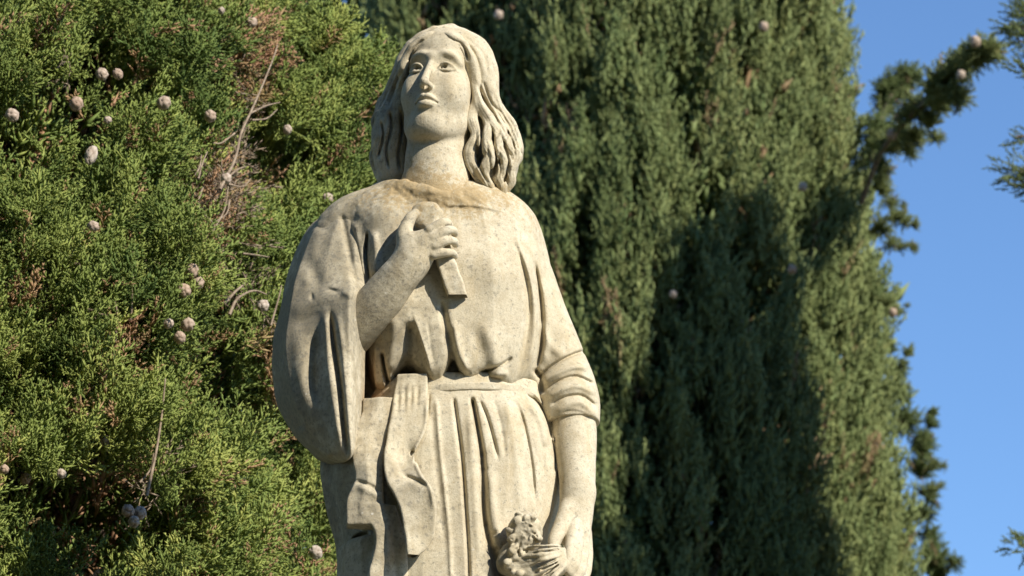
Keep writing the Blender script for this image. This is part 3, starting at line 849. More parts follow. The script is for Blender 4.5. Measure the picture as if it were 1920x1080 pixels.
def stone_mat():
    s = NT('weathered_limestone')
    tc = s.n('ShaderNodeTexCoord').outputs['Object']
    big = s.noise(7, 5, 0.6, tc); mid = s.noise(38, 6, 0.68, tc); fine = s.noise(240, 4, 0.7, tc); speck = s.noise(120, 3, 0.7, tc)
    c = s.mix(s.ramp(big, [(0.32, 0.0), (0.68, 1.0)]), (0.57, 0.51, 0.375), (0.65, 0.59, 0.455))
    c = s.mix(s.ramp(mid, [(0.40, 0.0), (0.66, 1.0)]), c, (0.51, 0.44, 0.31))
    # dark weather crust in ragged patches
    cr = s.math('ADD', s.noise(13, 8, 0.72, tc), s.math('MULTIPLY', s.attr('grey'), 0.16))
    c = s.mix(s.math('MULTIPLY', s.ramp(cr, [(0.56, 0.0), (0.70, 1.0)]), 0.38), c, (0.25, 0.225, 0.17))
    # warm rain stains running down
    mp = s.n('ShaderNodeMapping'); mp.inputs['Scale'].default_value = (26, 26, 3.0); s.l(tc, mp.inputs[0])
    st = s.noise(1.0, 4, 0.6, mp.outputs[0])
    c = s.mix(s.math('MULTIPLY', s.ramp(st, [(0.52, 0.0), (0.70, 1.0)]), 0.45), c, (0.45, 0.35, 0.19))
    # grey biological crust, strongest where the statue is exposed
    g = s.math('ADD', s.attr('grey'), s.math('MULTIPLY', s.math('SUBTRACT', mid, 0.5), 1.3))
    g = s.ramp(g, [(0.18, 0.0), (0.85, 1.0)])
    c = s.mix(s.math('MULTIPLY', g, 0.85), c, (0.275, 0.245, 0.18))
    gs = s.math('MULTIPLY', s.ramp(s.math('ADD', speck, s.math('MULTIPLY', s.attr('grey'), 0.10)), [(0.585, 0.0), (0.66, 1.0)]), 0.6)
    c = s.mix(gs, c, (0.20, 0.185, 0.15))
    # ochre lichen on the collar
    li = s.math('ADD', s.attr('lichen'), s.math('MULTIPLY', s.math('SUBTRACT', s.noise(95, 8, 0.8, tc), 0.5), 3.2))
    c = s.mix(s.math('MULTIPLY', s.ramp(li, [(0.32, 0.0), (0.8, 1.0)]), 0.8), c, (0.40, 0.285, 0.135))
    c = s.mix(s.math('MULTIPLY', s.attr('gap_shade'), 0.85), c, (0.42, 0.19, 0.05))  # warm brown shade of the gap beside the waist, painted in
    # pale spots and tiny dark pits
    vo = s.n('ShaderNodeTexVoronoi'); vo.inputs['Scale'].default_value = 42; s.l(tc, vo.inputs['Vector'])
    sp_ = s.math('MULTIPLY', s.ramp(vo.outputs['Distance'], [(0.05, 1.0), (0.14, 0.0)]), s.ramp(s.noise(16, 2, 0.5, tc), [(0.56, 0.0), (0.62, 0.8)]))
    c = s.mix(sp_, c, (0.66, 0.63, 0.55))
    c = s.mix(s.ramp(fine, [(0.32, 0.5), (0.52, 0.0)]), c, (0.34, 0.285, 0.19))
    s.l(c, s.bsdf.inputs['Base Color'])
    s.bsdf.inputs['Roughness'].default_value = 0.93
    s.bsdf.inputs['Specular IOR Level'].default_value = 0.15
    b1 = s.n('ShaderNodeBump'); b1.inputs['Strength'].default_value = 0.8; b1.inputs['Distance'].default_value = 0.0022
    hsum = s.math('ADD', s.math('MULTIPLY', mid, 0.55), s.math('MULTIPLY', fine, 0.6))
    hsum = s.math('ADD', hsum, s.math('MULTIPLY', s.math('MULTIPLY', s.noise(160, 5, 0.8, tc), s.attr('lichen')), 1.6))
    s.l(hsum, b1.inputs['Height']); s.l(b1.outputs[0], s.bsdf.inputs['Normal'])
    return s.m
STONE = stone_mat()

zfoot = P(850, 1585, 0)[2]
statue = empty('stone_statue', (P(850, 540)[0], Y0, 0.0),
               'weathered cream limestone statue of a long haired woman holding a cross to her chest', 'statue')
H1 = float(os.environ.get('VOX', '1.0'))

def ring(u0, u1, v, df, db, n=14, p=2.0, dc=0.0):
    pass
def oval_rails(rows, n=16, p=2.4):
    """rows (v, uL, uR, d_front, d_back) -> rails of a superellipse column"""
    out = []
    for k in range(n):
        a = 2 * math.pi * k / n
        c, s_ = math.cos(a), math.sin(a)
        x = math.copysign(abs(c) ** (2 / p), c); y = math.copysign(abs(s_) ** (2 / p), s_)
        r = []
        for v, ul, ur, df, db in rows:
            z = P(850, v, 0)[2]
            d = (df + db) / 2 + (df - db) / 2 * y
            uu = (ul + ur) / 2 + (ur - ul) / 2 * x
            # keep every corner of a row at the same height
            vv = v
            for _ in range(4): vv += (P(uu, vv, d)[2] - z) / PX * 0.95
            xw = P((ul + ur) / 2, v, 0)[0] + (P(ur, v, 0)[0] - P(ul, v, 0)[0]) / 2 * x
            for _ in range(3): uu += (xw - P(uu, vv, d)[0]) / PX
            r.append((uu, vv, d))
        out.append(r)
    return out

# ---------------------------------------------------------------- the figure: head, neck, forearms, hands, one surface
def rotm(yaw, pitch, roll):
    cy_, sy_ = math.cos(yaw), math.sin(yaw); cx_, sx_ = math.cos(pitch), math.sin(pitch); cz_, sz_ = math.cos(roll), math.sin(roll)
    Rz = np.array([[cy_, -sy_, 0], [sy_, cy_, 0], [0, 0, 1]])
    Rx = np.array([[1, 0, 0], [0, cx_, -sx_], [0, sx_, cx_]])
    Ry = np.array([[cz_, 0, sz_], [0, 1, 0], [-sz_, 0, cz_]])
    return Rz @ Rx @ Ry
HM = rotm(R(-17), R(-10), R(4))
HS = np.array([1.03, 1.08, 1.24])
HC = P(834, 180, 0.03)
def hp(x, y, z): return HC + HM @ (np.array([x, y, z]) * HS)

def build_body():
    lo = P(620, 1110, 0); hi = P(1130, 40, 0)
    h = 0.0024 * H1
    v = Vol((P(620, 1000)[0], Y0 - 0.27, P(1085, 1130, .1)[2]), (P(1125, 1000)[0], Y0 + 0.05, P(800, 395, 0.1)[2]), h)
    # chest core that ties the arms and neck together inside the robe
    v.tube([(845, 400, -.01), (845, 700, -.01)], .09, 0)
    v.tube([(700, 430, 0), (640, 470, 0), (640, 620, .04)], [.06, .05, .045], .02)
    v.tube([(960, 430, 0), (1010, 560, 0), (1066, 740, .0)], [.05, .045, .042], .02)
    # bent arm, viewer's left
    v.tube([(612, 672, .03), (650, 630, .092), (700, 578, .135), (742, 527, .160), (772, 492, .174)], [.048, .050, .046, .041, .036], .012)
    v.tube([(770, 490, .174), (792, 464, .180), (810, 452, .184)], [.036, .034, .028], .014, flat=.72)
    v.tube([(806, 432, .194), (826, 418, .191), (838, 417, .180), (843, 423, .164)], [0.0109, 0.0091, 0.0083, 0.0074], .003)
    v.tube([(812, 446, .196), (836, 433, .194), (849, 432, .182), (853, 438, .164)], [0.0109, 0.0096, 0.0087, 0.0078], .003)
    v.tube([(815, 462, .194), (836, 452, .192), (850, 452, .180), (854, 458, .164)], [0.0104, 0.0091, 0.0083, 0.0074], .003)
    v.tube([(812, 478, .190), (834, 474, .186), (848, 474, .176), (853, 480, .162)], [0.0104, 0.0091, 0.0078, 0.0070], .003)
    v.tube([(766, 470, .178), (758, 440, .178), (768, 412, .174), (778, 400, .166)], [.021, .016, .0120, .0100], .015)
    v.tube([(770, 450, .185), (800, 444, .182)], [.014, .012], .008)
    # hanging arm, viewer's right
    v.tube([(1068, 745, .0), (1076, 800, .02), (1080, 860, .045), (1084, 925, .075)], [.048, .046, .0405, .0335], .01)
    v.tube([(1084, 925, .075), (1080, 960, .088), (1076, 1000, .10)], [.0335, .035, .033], .012, flat=.8)
    v.tube([(1066, 955, .10), (1052, 985, .125), (1040, 1015, .145), (1037, 1032, .155)], [.0185, .0155, .0135, .011], .008)      # thumb
    v.tube([(1078, 985, .115), (1070, 1015, .140), (1066, 1042, .158), (1060, 1056, .162)], [.015, .0115, .0105, .0095], .004)
    v.tube([(1084, 995, .11), (1081, 1030, .136), (1077, 1058, .152), (1068, 1074, .158)], [.015, .012, .011, .010], .004)
    v.tube([(1092, 1000, .10), (1093, 1040, .122), (1088, 1070, .142), (1078, 1086, .152)], [.0145, .0115, .0105, .0095], .004)
    v.tube([(1098, 1000, .088), (1102, 1045, .105), (1098, 1076, .125), (1090, 1092, .14)], [.013, .0105, .0095, .0085], .004)
    v.grain(.0008, 45, 3)
    # neck + head in a finer volume
    hv = Vol(P(700, 400, 0) + np.array([0, -.21, 0]), P(930, 40, 0) + np.array([0, .13, .01]), 0.0017 * H1)
    E = lambda c, r, k=.012, sub=False: hv.ell(hp(*c), np.array(r) * HS, k, HM, sub)
    T = lambda pts, rad, k=.004, sub=False: hv.tube([tuple(hp(*q)) for q in pts], np.array(rad) * 1.08, k, sub, world=True, n=4)
    E((0, .020, .032), (.075, .092, .092), .01)
    E((0, -.026, -.012), (.067, .070, .088), .02)
    E((0, -.030, -.058), (.054, .058, .054), .02)             # lower face
    E((0, -.066, -.085), (.016, .016, .016), .026)            # chin
    for q in (-1, 1):
        E((q * .040, -.058, -.026), (.026, .031, .034), .02)  # cheek
        T([(q * .055, -.002, -.045), (q * .043, -.028, -.078), (q * .020, -.058, -.093)], [.013, .015, .015], .03)
    E((0, -.058, .055), (.058, .036, .045), .02)              # forehead
    hv.tube([tuple(P(822, 390, .048)), tuple(P(819, 300, .043)), tuple(hp(0, -.006, -.035))], [.074, .0665, .060], .007, world=True)
    hv.tube([tuple(P(775, 350, .06)), tuple(P(812, 372, .085))], [.02, .014], .03, world=True)
    T([(0, -.090, .028), (0, -.098, .008), (0, -.110, -.018), (0, -.114, -.029)], [.0066, .0068, .0078, .0086], .009)   # nose
    for q in (-1, 1):
        E((q * .0090, -.102, -.0315), (.0052, .0080, .0054), .005)
        T([(q * .008, -.094, .030), (q * .024, -.0945, .036), (q * .042, -.085, .033), (q * .053, -.070, .024)], [.0026, .0030, .0028, .002], .018)  # brow
        E((q * .0315, -.0985, .0115), (.0170, .0155, .0095), .012, True)      # socket
        E((q * .0315, -.0795, .0105), (.0135, .0120, .0085), .0015)         # eyeball
        T([(q * .0165, -.090, .008), (q * .023, -.0930, .0145), (q * .033, -.0932, .0160), (q * .042, -.0878, .0135), (q * .048, -.080, .0085)], [.0016, .0026, .0028, .0025, .0016], .0045)
        T([(q * .0165, -.090, .0075), (q * .024, -.0905, .0040), (q * .034, -.090, .0032), (q * .042, -.0855, .0048), (q * .048, -.080, .0085)], [.0012, .0016, .0018, .0016, .0012], .0045)
        E((q * .0300 - .001, -.0925, .0105), (.0048, .0075, .0042), .001, True)     # drilled iris
        E((q * .0070, -.106, -.0400), (.0028, .004, .0022), .004, True)    # nostril
    # mouth
    T([(-.021, -.083, -.0550), (-.012, -.0930, -.0508), (-.004, -.0980, -.0490), (0, -.0972, -.0502), (.004, -.0980, -.0490), (.012, -.0930, -.0508), (.021, -.083, -.0550)], [.003, .0054, .0064, .0062, .0064, .0054, .003], .005)
    T([(-.018, -.084, -.0585), (-.009, -.0925, -.0618), (0, -.0960, -.0630), (.009, -.0925, -.0618), (.018, -.084, -.0585)], [.003, .0066, .0080, .0066, .003], .0045)
    T([(-.023, -.0850, -.0575), (-.012, -.0980, -.0558), (0, -.1030, -.0558), (.012, -.0980, -.0558), (.023, -.0850, -.0575)], [.0012, .0026, .0029, .0026, .0012], .002, True)
    T([(-.011, -.094, -.0740), (0, -.097, -.0750), (.011, -.094, -.0740)], [.004, .0055, .004], .009, True)
    T([(0, -.104, -.038), (0, -.105, -.044)], [.0025, .003], .004, True)   # philtrum
    hv.grain(.0006, 60, 5)
    V1, Q1 = surface_nets(v.phi); V1 = V1 * v.h + v.lo
    V2, Q2 = surface_nets(hv.phi); V2 = V2 * hv.h + hv.lo
    V = np.vstack([V1, V2]); Q = np.vstack([Q1, Q2 + len(V1)])
    mesh_obj('body', V, Q, STONE, statue, attrs=weather(V))
build_body()

# ---------------------------------------------------------------- hair
def build_hair():
    hv = Vol(P(680, 400, 0) + np.array([0, -.14, 0]), P(995, 35, 0) + np.array([0, .16, .02]), 0.0021 * H1)
    E = lambda c, r, k=.01, sub=False: hv.ell(hp(*c), np.array(r) * HS, k, HM, sub)
    E((.004, .026, .038), (.087, .098, .097), .0)
    E((.0, .055, -.05), (.080, .060, .09), .03)
    hv.tube([tuple(P(905, 215, .02)), tuple(P(925, 270, .02)), tuple(P(925, 330, .025)), tuple(P(922, 365, .03))], [.042, .054, .046, .016], .02, world=True)
    hv.tube([tuple(P(745, 190, .015)), tuple(P(732, 250, .015)), tuple(P(738, 330, .01))], [.032, .040, .036], .02, world=True)
    hv.ell(P(826, 300, -.045), (.095, .055, .10), .03)
    # open the face
    E((0, -.108, -.030), (.0655, .100, .112), .004, True)
    hv.tube([tuple(hp(0, -.16, .03)), tuple(hp(0, -.02, -.02))], [.078, .05], .004, True, world=True)
    hv.tube([tuple(P(820, 395, .10)), tuple(hp(0, -.04, -.10))], [.074, .064], .004, True, world=True)
    k = .004
    rel = Relief()
    rr_ = np.random.default_rng(3)
    def L(pts, rr, kk=.007):
        hv.tube(pts, np.array(rr) * PX, kk, n=5)
        q = smooth_line([p[:2] for p in pts], 3)
        w = np.interp(np.linspace(0, 1, len(q)), np.linspace(0, 1, len(rr)), rr)
        t = np.gradient(q, axis=0); t /= np.linalg.norm(t, axis=1)[:, None] + 1e-9
        nrm = np.stack([-t[:, 1], t[:, 0]], 1)
        if np.mean(rr) > 9:
            for o in (-.42, .05, .5):
                o += rr_.uniform(-.1, .1)
                rel.line((q + nrm * (w * o)[:, None])[(q[:, 1] > (150 if q[0, 0] > 825 else 120)) | (len(q) < 0)] if (q[:, 1] > 150).sum() > 4 else (q + nrm * (w * o)[:, None])[:3], 1.6, .0013 + .0011 * rr_.random(), taper=.2, n=2)
    # right of the parting
    L([(824, 64, .100), (850, 71, .110), (873, 90, .106), (887, 125, .095), (894, 165, .085), (903, 200, .082), (925, 232, .075), (948, 262, .06)], [6, 10, 11, 11, 11, 13, 15, 13])
    L([(846, 64, .075), (880, 92, .075), (896, 125, .068), (902, 165, .06)], [10, 19, 21, 18], .008)
    L([(835, 57, .07), (880, 76, .07), (905, 115, .065), (913, 165, .06), (930, 205, .055), (952, 245, .05), (968, 280, .045)], [8, 15, 18, 18, 16, 15, 12])
    L([(850, 55, .03), (900, 84, .02), (922, 130, .01), (925, 180, .01), (935, 215, .02), (958, 250, .02), (968, 295, .02)], [10, 12, 12, 12, 12, 13, 13])
    L([(893, 190, .080), (885, 222, .080), (893, 252, .085), (881, 284, .080), (888, 316, .075), (908, 348, .07), (930, 382, .06)], [7, 12, 11, 12, 11, 9, 4])
    L([(905, 205, .075), (920, 236, .085), (907, 266, .095), (921, 294, .092), (905, 322, .085), (917, 350, .075), (931, 375, .06)], [8, 13, 12, 14, 12, 9, 4])
    L([(926, 215, .065), (945, 246, .075), (930, 276, .085), (948, 302, .082), (936, 328, .075), (943, 352, .07), (934, 376, .055)], [9, 13, 13, 13, 12, 10, 5])
    L([(938, 212, .045), (960, 240, .055), (953, 268, .065), (968, 292, .062), (956, 320, .06), (958, 342, .055), (940, 370, .045)], [9, 12, 12, 11, 12, 9, 5])
    L([(880, 300, .0), (900, 335, .0), (925, 372, .0)], [26, 24, 10], .01)
    L([(936, 270, -.01), (944, 320, -.01), (936, 360, .0)], [26, 22, 12], .01)
    L([(930, 195, .03), (948, 222, .035), (962, 252, .03), (972, 280, .03), (970, 300, .03)], [10, 11, 12, 9, 7])
    L([(880, 300, .0), (900, 335, .0), (925, 372, .0)], [26, 24, 10], .01)
    L([(940, 270, -.01), (948, 320, -.01), (938, 360, .0)], [26, 22, 12], .01)
    hv.tube([(872, 92, .098), (879, 112, .094), (885, 145, .086)], [.009, .011, .010], .008)
    hv.tube([(866, 94, .080), (886, 125, .070), (894, 165, .062), (892, 205, .055)], [.013, .015, .014, .010], .008)
    hv.tube([(818, 61, .055), (842, 57, .035)], [.013, .013], .01)
    hv.tube([(770, 88, .055), (756, 120, .045), (751, 165, .04), (752, 215, .035)], [.014, .016, .016, .016], .01)
    # left of the parting
    L([(822, 62, 0.095), (798, 68, 0.100), (776, 86, 0.095), (762, 108, 0.085), (754, 134, 0.075), (748, 160, 0.048)], [5, 8, 9, 9, 8, 8])
    L([(812, 57, 0.060), (784, 73, 0.060), (763, 100, 0.050), (748, 135, 0.045), (734, 170, 0.022), (722, 200, 0.005)], [8, 10, 11, 12, 13, 13])
    L([(744, 150, 0.039), (728, 185, 0.024), (716, 212, 0.015), (722, 245, 0.020), (712, 280, 0.015), (718, 318, 0.015), (730, 345, 0.015)], [10, 12, 12, 13, 13, 12, 8])
    L([(748, 170, 0.033), (742, 205, 0.025), (746, 240, 0.030), (736, 275, 0.030), (742, 312, 0.030), (738, 342, 0.025)], [9, 12, 12, 13, 12, 9])
    L([(757, 215, 0.015), (762, 250, 0.020), (754, 290, 0.020), (758, 330, 0.020)], [8, 11, 12, 9])
    L([(715, 198, -0.014), (706, 232, -0.015), (712, 262, -0.015), (702, 295, -0.015), (714, 328, -0.015), (726, 345, -0.015)], [10, 11, 11, 11, 11, 8])
    0 and L([(700, 212, -0.005), (697, 222, -0.005)], [6, 3])
    L([(735, 200, -0.045), (722, 260, -0.045), (732, 330, -0.045)], [30, 26, 22], .01)
    g = lambda pts, w=2.2, d=.0045, **kw: rel.line(pts, w, d, **kw)
    g([(826, 62), (834, 70), (850, 78), (866, 84), (874, 98), (879, 118)], 3.0, .008)
    g([(850, 66), (884, 92), (900, 130), (903, 170), (920, 205)], 3, .003)
    g([(862, 62), (905, 100), (918, 150)], 3, .002)
    g([(893, 150), (905, 185), (926, 214), (938, 240)], 2.4, .006)
    g([(905, 150), (920, 190), (942, 214)], 2.2, .005)
    g([(900, 215), (903, 250), (900, 290), (897, 318)], 2.6, .008)
    g([(920, 228), (925, 262), (930, 300), (926, 335)], 2.6, .008)
    g([(938, 250), (950, 285), (952, 320), (940, 350)], 2.4, .006)
    g([(950, 240), (962, 268), (965, 295)], 2.0, .004)
    g([(894, 235), (893, 275), (903, 320), (922, 352)], 2, .004)
    g([(912, 262), (917, 295), (922, 330)], 1.8, .003)
    g([(935, 285), (938, 315), (934, 340)], 1.8, .003)
    g([(795, 72), (775, 92), (764, 118)], 2.2, .006)
    g([(755, 128), (738, 170), (726, 205)], 2.4, .005)
    g([(730, 205), (733, 240), (724, 280), (730, 320)], 2.6, .016)
    g([(715, 225), (718, 258), (708, 300)], 2.2, .012)
    g([(750, 200), (753, 245), (746, 290), (750, 325)], 2.4, .014)
    hv.relief(rel, HC[1] + .10)
    hv.grain(.0016, 55, 9)
    hv.mesh('hair', STONE, statue)
build_hair()

# ---------------------------------------------------------------- bodice with the gathered sleeve (viewer's right)
def build_bodice():
    v = Vol((P(575, 700)[0], Y0 - .235, P(850, 835)[2]), (P(1150, 700)[0], Y0 + .17, P(850, 325)[2]), 0.0023 * H1)
    rows = [(345, 752, 905, .052, -.075), (362, 700, 945, .08, -.09), (382, 655, 975, .10, -.10), (410, 632, 1000, .115, -.11), (460, 640, 1012, .128, -.115), (520, 655, 1018, .138, -.115),
            (600, 672, 1020, .142, -.11), (680, 688, 1016, .138, -.105), (730, 700, 1008, .128, -.10), (800, 715, 1000, .115, -.10)]
    lobes = np.array([(640, 742), (698, 742), (706, 760), (716, 764), (724, 757), (736, 738), (752, 728), (775, 718), (790, 728), (800, 742), (812, 753), (826, 747), (836, 730), (842, 720), (852, 716), (860, 730),
                      (872, 742), (884, 745), (898, 738), (912, 732), (928, 740), (944, 754), (958, 755), (972, 746), (990, 738), (1010, 738), (1150, 738)], float)
    lx = np.array([P(a, b - 42, .135)[0] for a, b in lobes]); lz = np.array([P(a, b - 42, .135)[2] for a, b in lobes])
    v.rails(oval_rails(rows), 0, .004, capk=.03, zb_fn=lambda X, Y: np.interp(X, lx, lz).astype(np.float32) + 0 * Y)
    # the dim hollow beside the waist
    v.tube([(705, 560, -.05), (700, 700, -.05), (702, 800, -.05)], [.05, .05, .05], .01)
    # the shoulder line
    v.tube([(720, 400, .0), (655, 428, .012), (618, 480, .02)], [.060, .062, .052], .03)
    v.tube([(905, 392, .0), (945, 425, .0), (976, 500, .0), (1008, 590, .0), (1044, 680, .0), (1064, 745, .004), (1072, 798, .014)], [.040, .060, .060, .060, .060, .064, .056], .022, n=6)
    v.tube([(728, 430, .078), (735, 520, .093), (742, 600, .088)], [.055, .055, .05], .03)
    # neckline roll
    v.tube([(716, 356, .02), (745, 352, .075), (790, 360, .105), (835, 372, .11), (885, 376, .095), (925, 386, .055), (945, 392, .0)], [.016, .017, .017, .016, .016, .016, .015], .016, n=8)
    rel = Relief()
    g = lambda pts, w=3, d=.008, **kw: rel.line(pts, w, d, **kw)
    r = lambda pts, w=6, d=.006, **kw: rel.line(pts, w, d, kind='r', **kw)
    # yoke edge
    rel.line([(945, 402), (905, 392), (860, 388), (828, 392)], 16, .005, kind='s', taper=.2)
    # long soft folds on the left breast
    r([(820, 500), (870, 480), (925, 500), (960, 560)], 40, .010, taper=.3)
    g([(960, 440), (985, 520), (990, 600), (975, 680), (962, 716)], 4, .007, w2=7)
    r([(975, 460), (999, 540), (1003, 620), (990, 695)], 6, .007)
    g([(1000, 480), (1013, 560), (1016, 640), (1002, 705)], 4, .010)
    r([(1018, 520), (1028, 600), (1020, 690)], 8, .005)
    g([(880, 600), (900, 650), (893, 690)], 16, .006, taper=.4)
    r([(905, 600), (925, 660), (945, 700)], 14, .006, taper=.3)
    g([(895, 700), (922, 692), (945, 682), (962, 668)], 3.2, .010)
    r([(900, 712), (930, 704), (955, 698)], 6, .006)
    # folds right of the cross
    g([(826, 560), (838, 620), (848, 680), (852, 712)], 5, .014, w2=9)
    r([(850, 600), (862, 660), (880, 700)], 7, .008)
    rel.line([(808, 712), (797, 668), (783, 625), (770, 585)], 26, .017, kind='s', taper=.3)
    r([(772, 590), (785, 630), (798, 672), (808, 712)], 4, .005, taper=.2)
    rel.line([(702, 735), (699, 690), (700, 640)], 15, .012, kind='s', taper=.2)
    g([(768, 600), (770, 650), (756, 700), (738, 722)], 10, .016, w2=14)
    g([(802, 600), (808, 650), (815, 690)], 3, .002)
    g([(716, 655), (722, 700), (728, 730)], 3, .008)
    r([(740, 590), (735, 650), (730, 700)], 10, .007)
    g([(716, 660), (724, 700), (731, 728)], 3, .010)
    # folds from the far shoulder
    g([(690, 432), (686, 480), (692, 530)], 3.0, .012)
    r([(700, 430), (704, 480), (700, 520)], 7, .006)
    g([(640, 398), (652, 460), (668, 530)], 5, .007)
    r([(662, 410), (672, 470), (682, 530)], 9, .008)
    g([(768, 400), (735, 440), (712, 480)], 3, .003)
    # gathered sleeve
    for a, b in (((1030, 662), (1108, 660)), ((1028, 690), (1118, 690))): pass
    g([(1008, 712), (1030, 690), (1060, 672), (1092, 660), (1108, 668)], 3.0, .010)
    r([(1012, 722), (1040, 702), (1075, 688), (1108, 690)], 6, .007)
    g([(1016, 735), (1045, 716), (1080, 706), (1118, 722)], 3, .007)
    r([(1022, 748), (1050, 732), (1085, 724), (1120, 740)], 6, .006)
    g([(1030, 762), (1055, 746), (1090, 742), (1121, 764)], 2.8, .007)
    r([(1038, 775), (1062, 760), (1092, 756), (1122, 784)], 6, .005)
    g([(1000, 690), (1015, 710), (1018, 740)], 5, .012)
    r([(1010, 600), (1035, 650), (1060, 668)], 8, .004)
    # bring out the cuff
    rel.line([(1120, 806), (1095, 776), (1062, 772), (1036, 792)], 20, .004, kind='s', taper=.05)
    v.relief(rel, Y0 - .01)
    # cuff is cut along a slanting line
    c = P(1076, 782, .055); nrm = np.array([-.05, .10, 1.0]); nrm /= np.linalg.norm(nrm)
    sl, X, Y, Z = v.box(P(1015, 860, 0) - .12, P(1150, 700, 0) + .12)
    pl = ((X - c[0]) * nrm[0] + (Y - c[1]) * nrm[1] + (Z - c[2]) * nrm[2] - .0).astype(np.float32)
    side = np.clip((P(1022, 780)[0] - X) * 4, 0, .06).astype(np.float32)
    v.phi[sl] = np.maximum(v.phi[sl], -(pl + side + .0) )
    m_ = np.nonzero(np.abs(v.phi) < .012)
    q_ = np.stack([v.ax[k][m_[k]] for k in range(3)], 1).astype(float)
    v.phi[m_] += (weather(q_)['lichen'] * (.0022 * vnoise(q_ * 120, 41) + .0018 * vnoise(q_ * 55, 42))).astype(np.float32)
    v.grain(.0011, 30, 11)
    v.mesh('bodice', STONE, statue)
build_bodice()

# ---------------------------------------------------------------- wide hanging sleeve (viewer's left)
def build_sleeve():
    v = Vol((P(490, 700)[0], Y0 - .26, P(600, 935)[2]), (P(745, 700)[0], Y0 + .12, P(640, 360)[2]), 0.0023 * H1)
    R1 = [(640, 372, -.01), (603, 398, -.01), (566, 452, -.01), (541, 520, -.01), (526, 590, -.01), (514, 645, -.01), (515, 720, -.01), (531, 782, 0), (560, 832, .01), (598, 864, .03), (625, 880, .05)]
    R2 = [(645, 378, .03), (608, 412, .04), (578, 465, .06), (556, 530, .095), (544, 595, .112), (538, 650, .125), (545, 715, .132), (565, 775, .135), (592, 820, .13), (625, 856, .14), (640, 872, .145)]
    R3 = [(655, 384, .06), (630, 430, .085), (612, 500, .115), (604, 570, .150), (602, 640, .165), (604, 715, .172), (612, 780, .172), (628, 830, .172), (645, 862, .17)]
    R4 = [(675, 392, .07), (668, 450, .10), (660, 520, .145), (656, 548, .18), (654, 600, .196), (654, 660, .20), (655, 720, .20), (656, 800, .195), (658, 868, .185)]
    R5 = [(700, 400, .05), (705, 460, .08), (700, 540, .10), (688, 600, .10), (681, 660, .10), (680, 720, .10), (676, 790, .11), (662, 868, .135)]
    R6 = [(700, 400, -.02), (700, 500, -.02), (690, 600, -.02), (680, 700, 0), (676, 800, .03), (660, 880, .06)]
    R7 = [(690, 385, -.07), (660, 460, -.08), (620, 600, -.09), (590, 700, -.09), (590, 800, -.07), (610, 885, -.03)]
    R8 = [(650, 375, -.05), (610, 440, -.06), (570, 560, -.06), (540, 660, -.06), (545, 760, -.05), (585, 850, -.03)]
    v.rails([R1, R2, R3, R4, R5, R6, R7, R8], 0, .004, capk=.035, ztop=P(650, 398, 0)[2], zb_fn=hem([(480, 780), (531, 790), (560, 832), (598, 864), (625, 872), (640, 870), (660, 868), (700, 868)]), zbot=P(657, 935, .18)[2])
    # back of the sleeve turning under, left of the waist
    rel = Relief()
    g = lambda pts, w=3, d=.008, **kw: rel.line(pts, w, d, **kw)
    r = lambda pts, w=6, d=.006, **kw: rel.line(pts, w, d, kind='r', **kw)
    g([(618, 575), (625, 640), (637, 720), (645, 800), (652, 862)], 4.0, .017, w2=5)
    r([(632, 580), (642, 660), (650, 760), (655, 850)], 6, .006)
    g([(600, 600), (590, 660), (588, 720), (598, 770)], 12, .012, taper=.35)
    r([(610, 570), (612, 640), (620, 720), (632, 800), (642, 850)], 8, .008)
    r([(560, 560), (556, 620), (560, 690), (575, 750), (600, 800)], 13, .004, taper=.4)
    g([(638, 392), (650, 450), (662, 510), (668, 545)], 6, .008)
    g([(580, 470), (590, 520), (612, 548)], 14, .008, taper=.4)
    g([(606, 541), (626, 545), (640, 548)], 2.6, .007, taper=.4)
    g([(584, 548), (586, 566)], 2.4, .006, taper=.4)
    r([(535, 590), (570, 572), (610, 555), (640, 552)], 12, .004, taper=.3)
    r([(660, 560), (654, 552), (640, 548)], 6, .004)
    g([(545, 615), (580, 598), (612, 580)], 10, .003, taper=.35)
    r([(560, 800), (590, 838), (625, 860)], 6, .006)
    r([(600, 420), (585, 480), (575, 540)], 14, .005)
    v.relief(rel, Y0 - .02)
    v.blur(1)
    v.grain(.0012, 28, 13)
    v.mesh('sleeve', STONE, statue, label='wide hanging grey stained sleeve on the bent arm')
build_sleeve()

# ---------------------------------------------------------------- belt
def build_belt():
    z0 = P(872, 724, .125)[2]
    v = Vol((P(680, 700)[0], Y0 - .16, z0 - .03), (P(1050, 700)[0], Y0 + .14, z0 + .035), 0.0024 * H1)
    cx, a, b = P(862, 740)[0], 149 * PX, .121
    sl, X, Y, Z = v.box(v.lo, v.lo + v.n * v.h)
    q = np.sqrt(((X - cx) / a) ** 2 + ((Y - Y0) / b) ** 2)
    rr = (q - 1) * .13
    zz = Z - z0 - 0.006 * np.sin((X - cx) * 9)
    d = np.sqrt(np.maximum(np.abs(rr) - .002, 0) ** 2 + np.maximum(np.abs(zz) - .0055, 0) ** 2) - .003
    d = np.maximum(d, np.where(Y < Y0, P(790, 722, .12)[0] - X, -1.0))
    v.phi[sl] = np.minimum(v.phi[sl], d.astype(np.float32))
    v.grain(.0014, 40, 15)
    v.mesh('belt', STONE, statue)
build_belt()

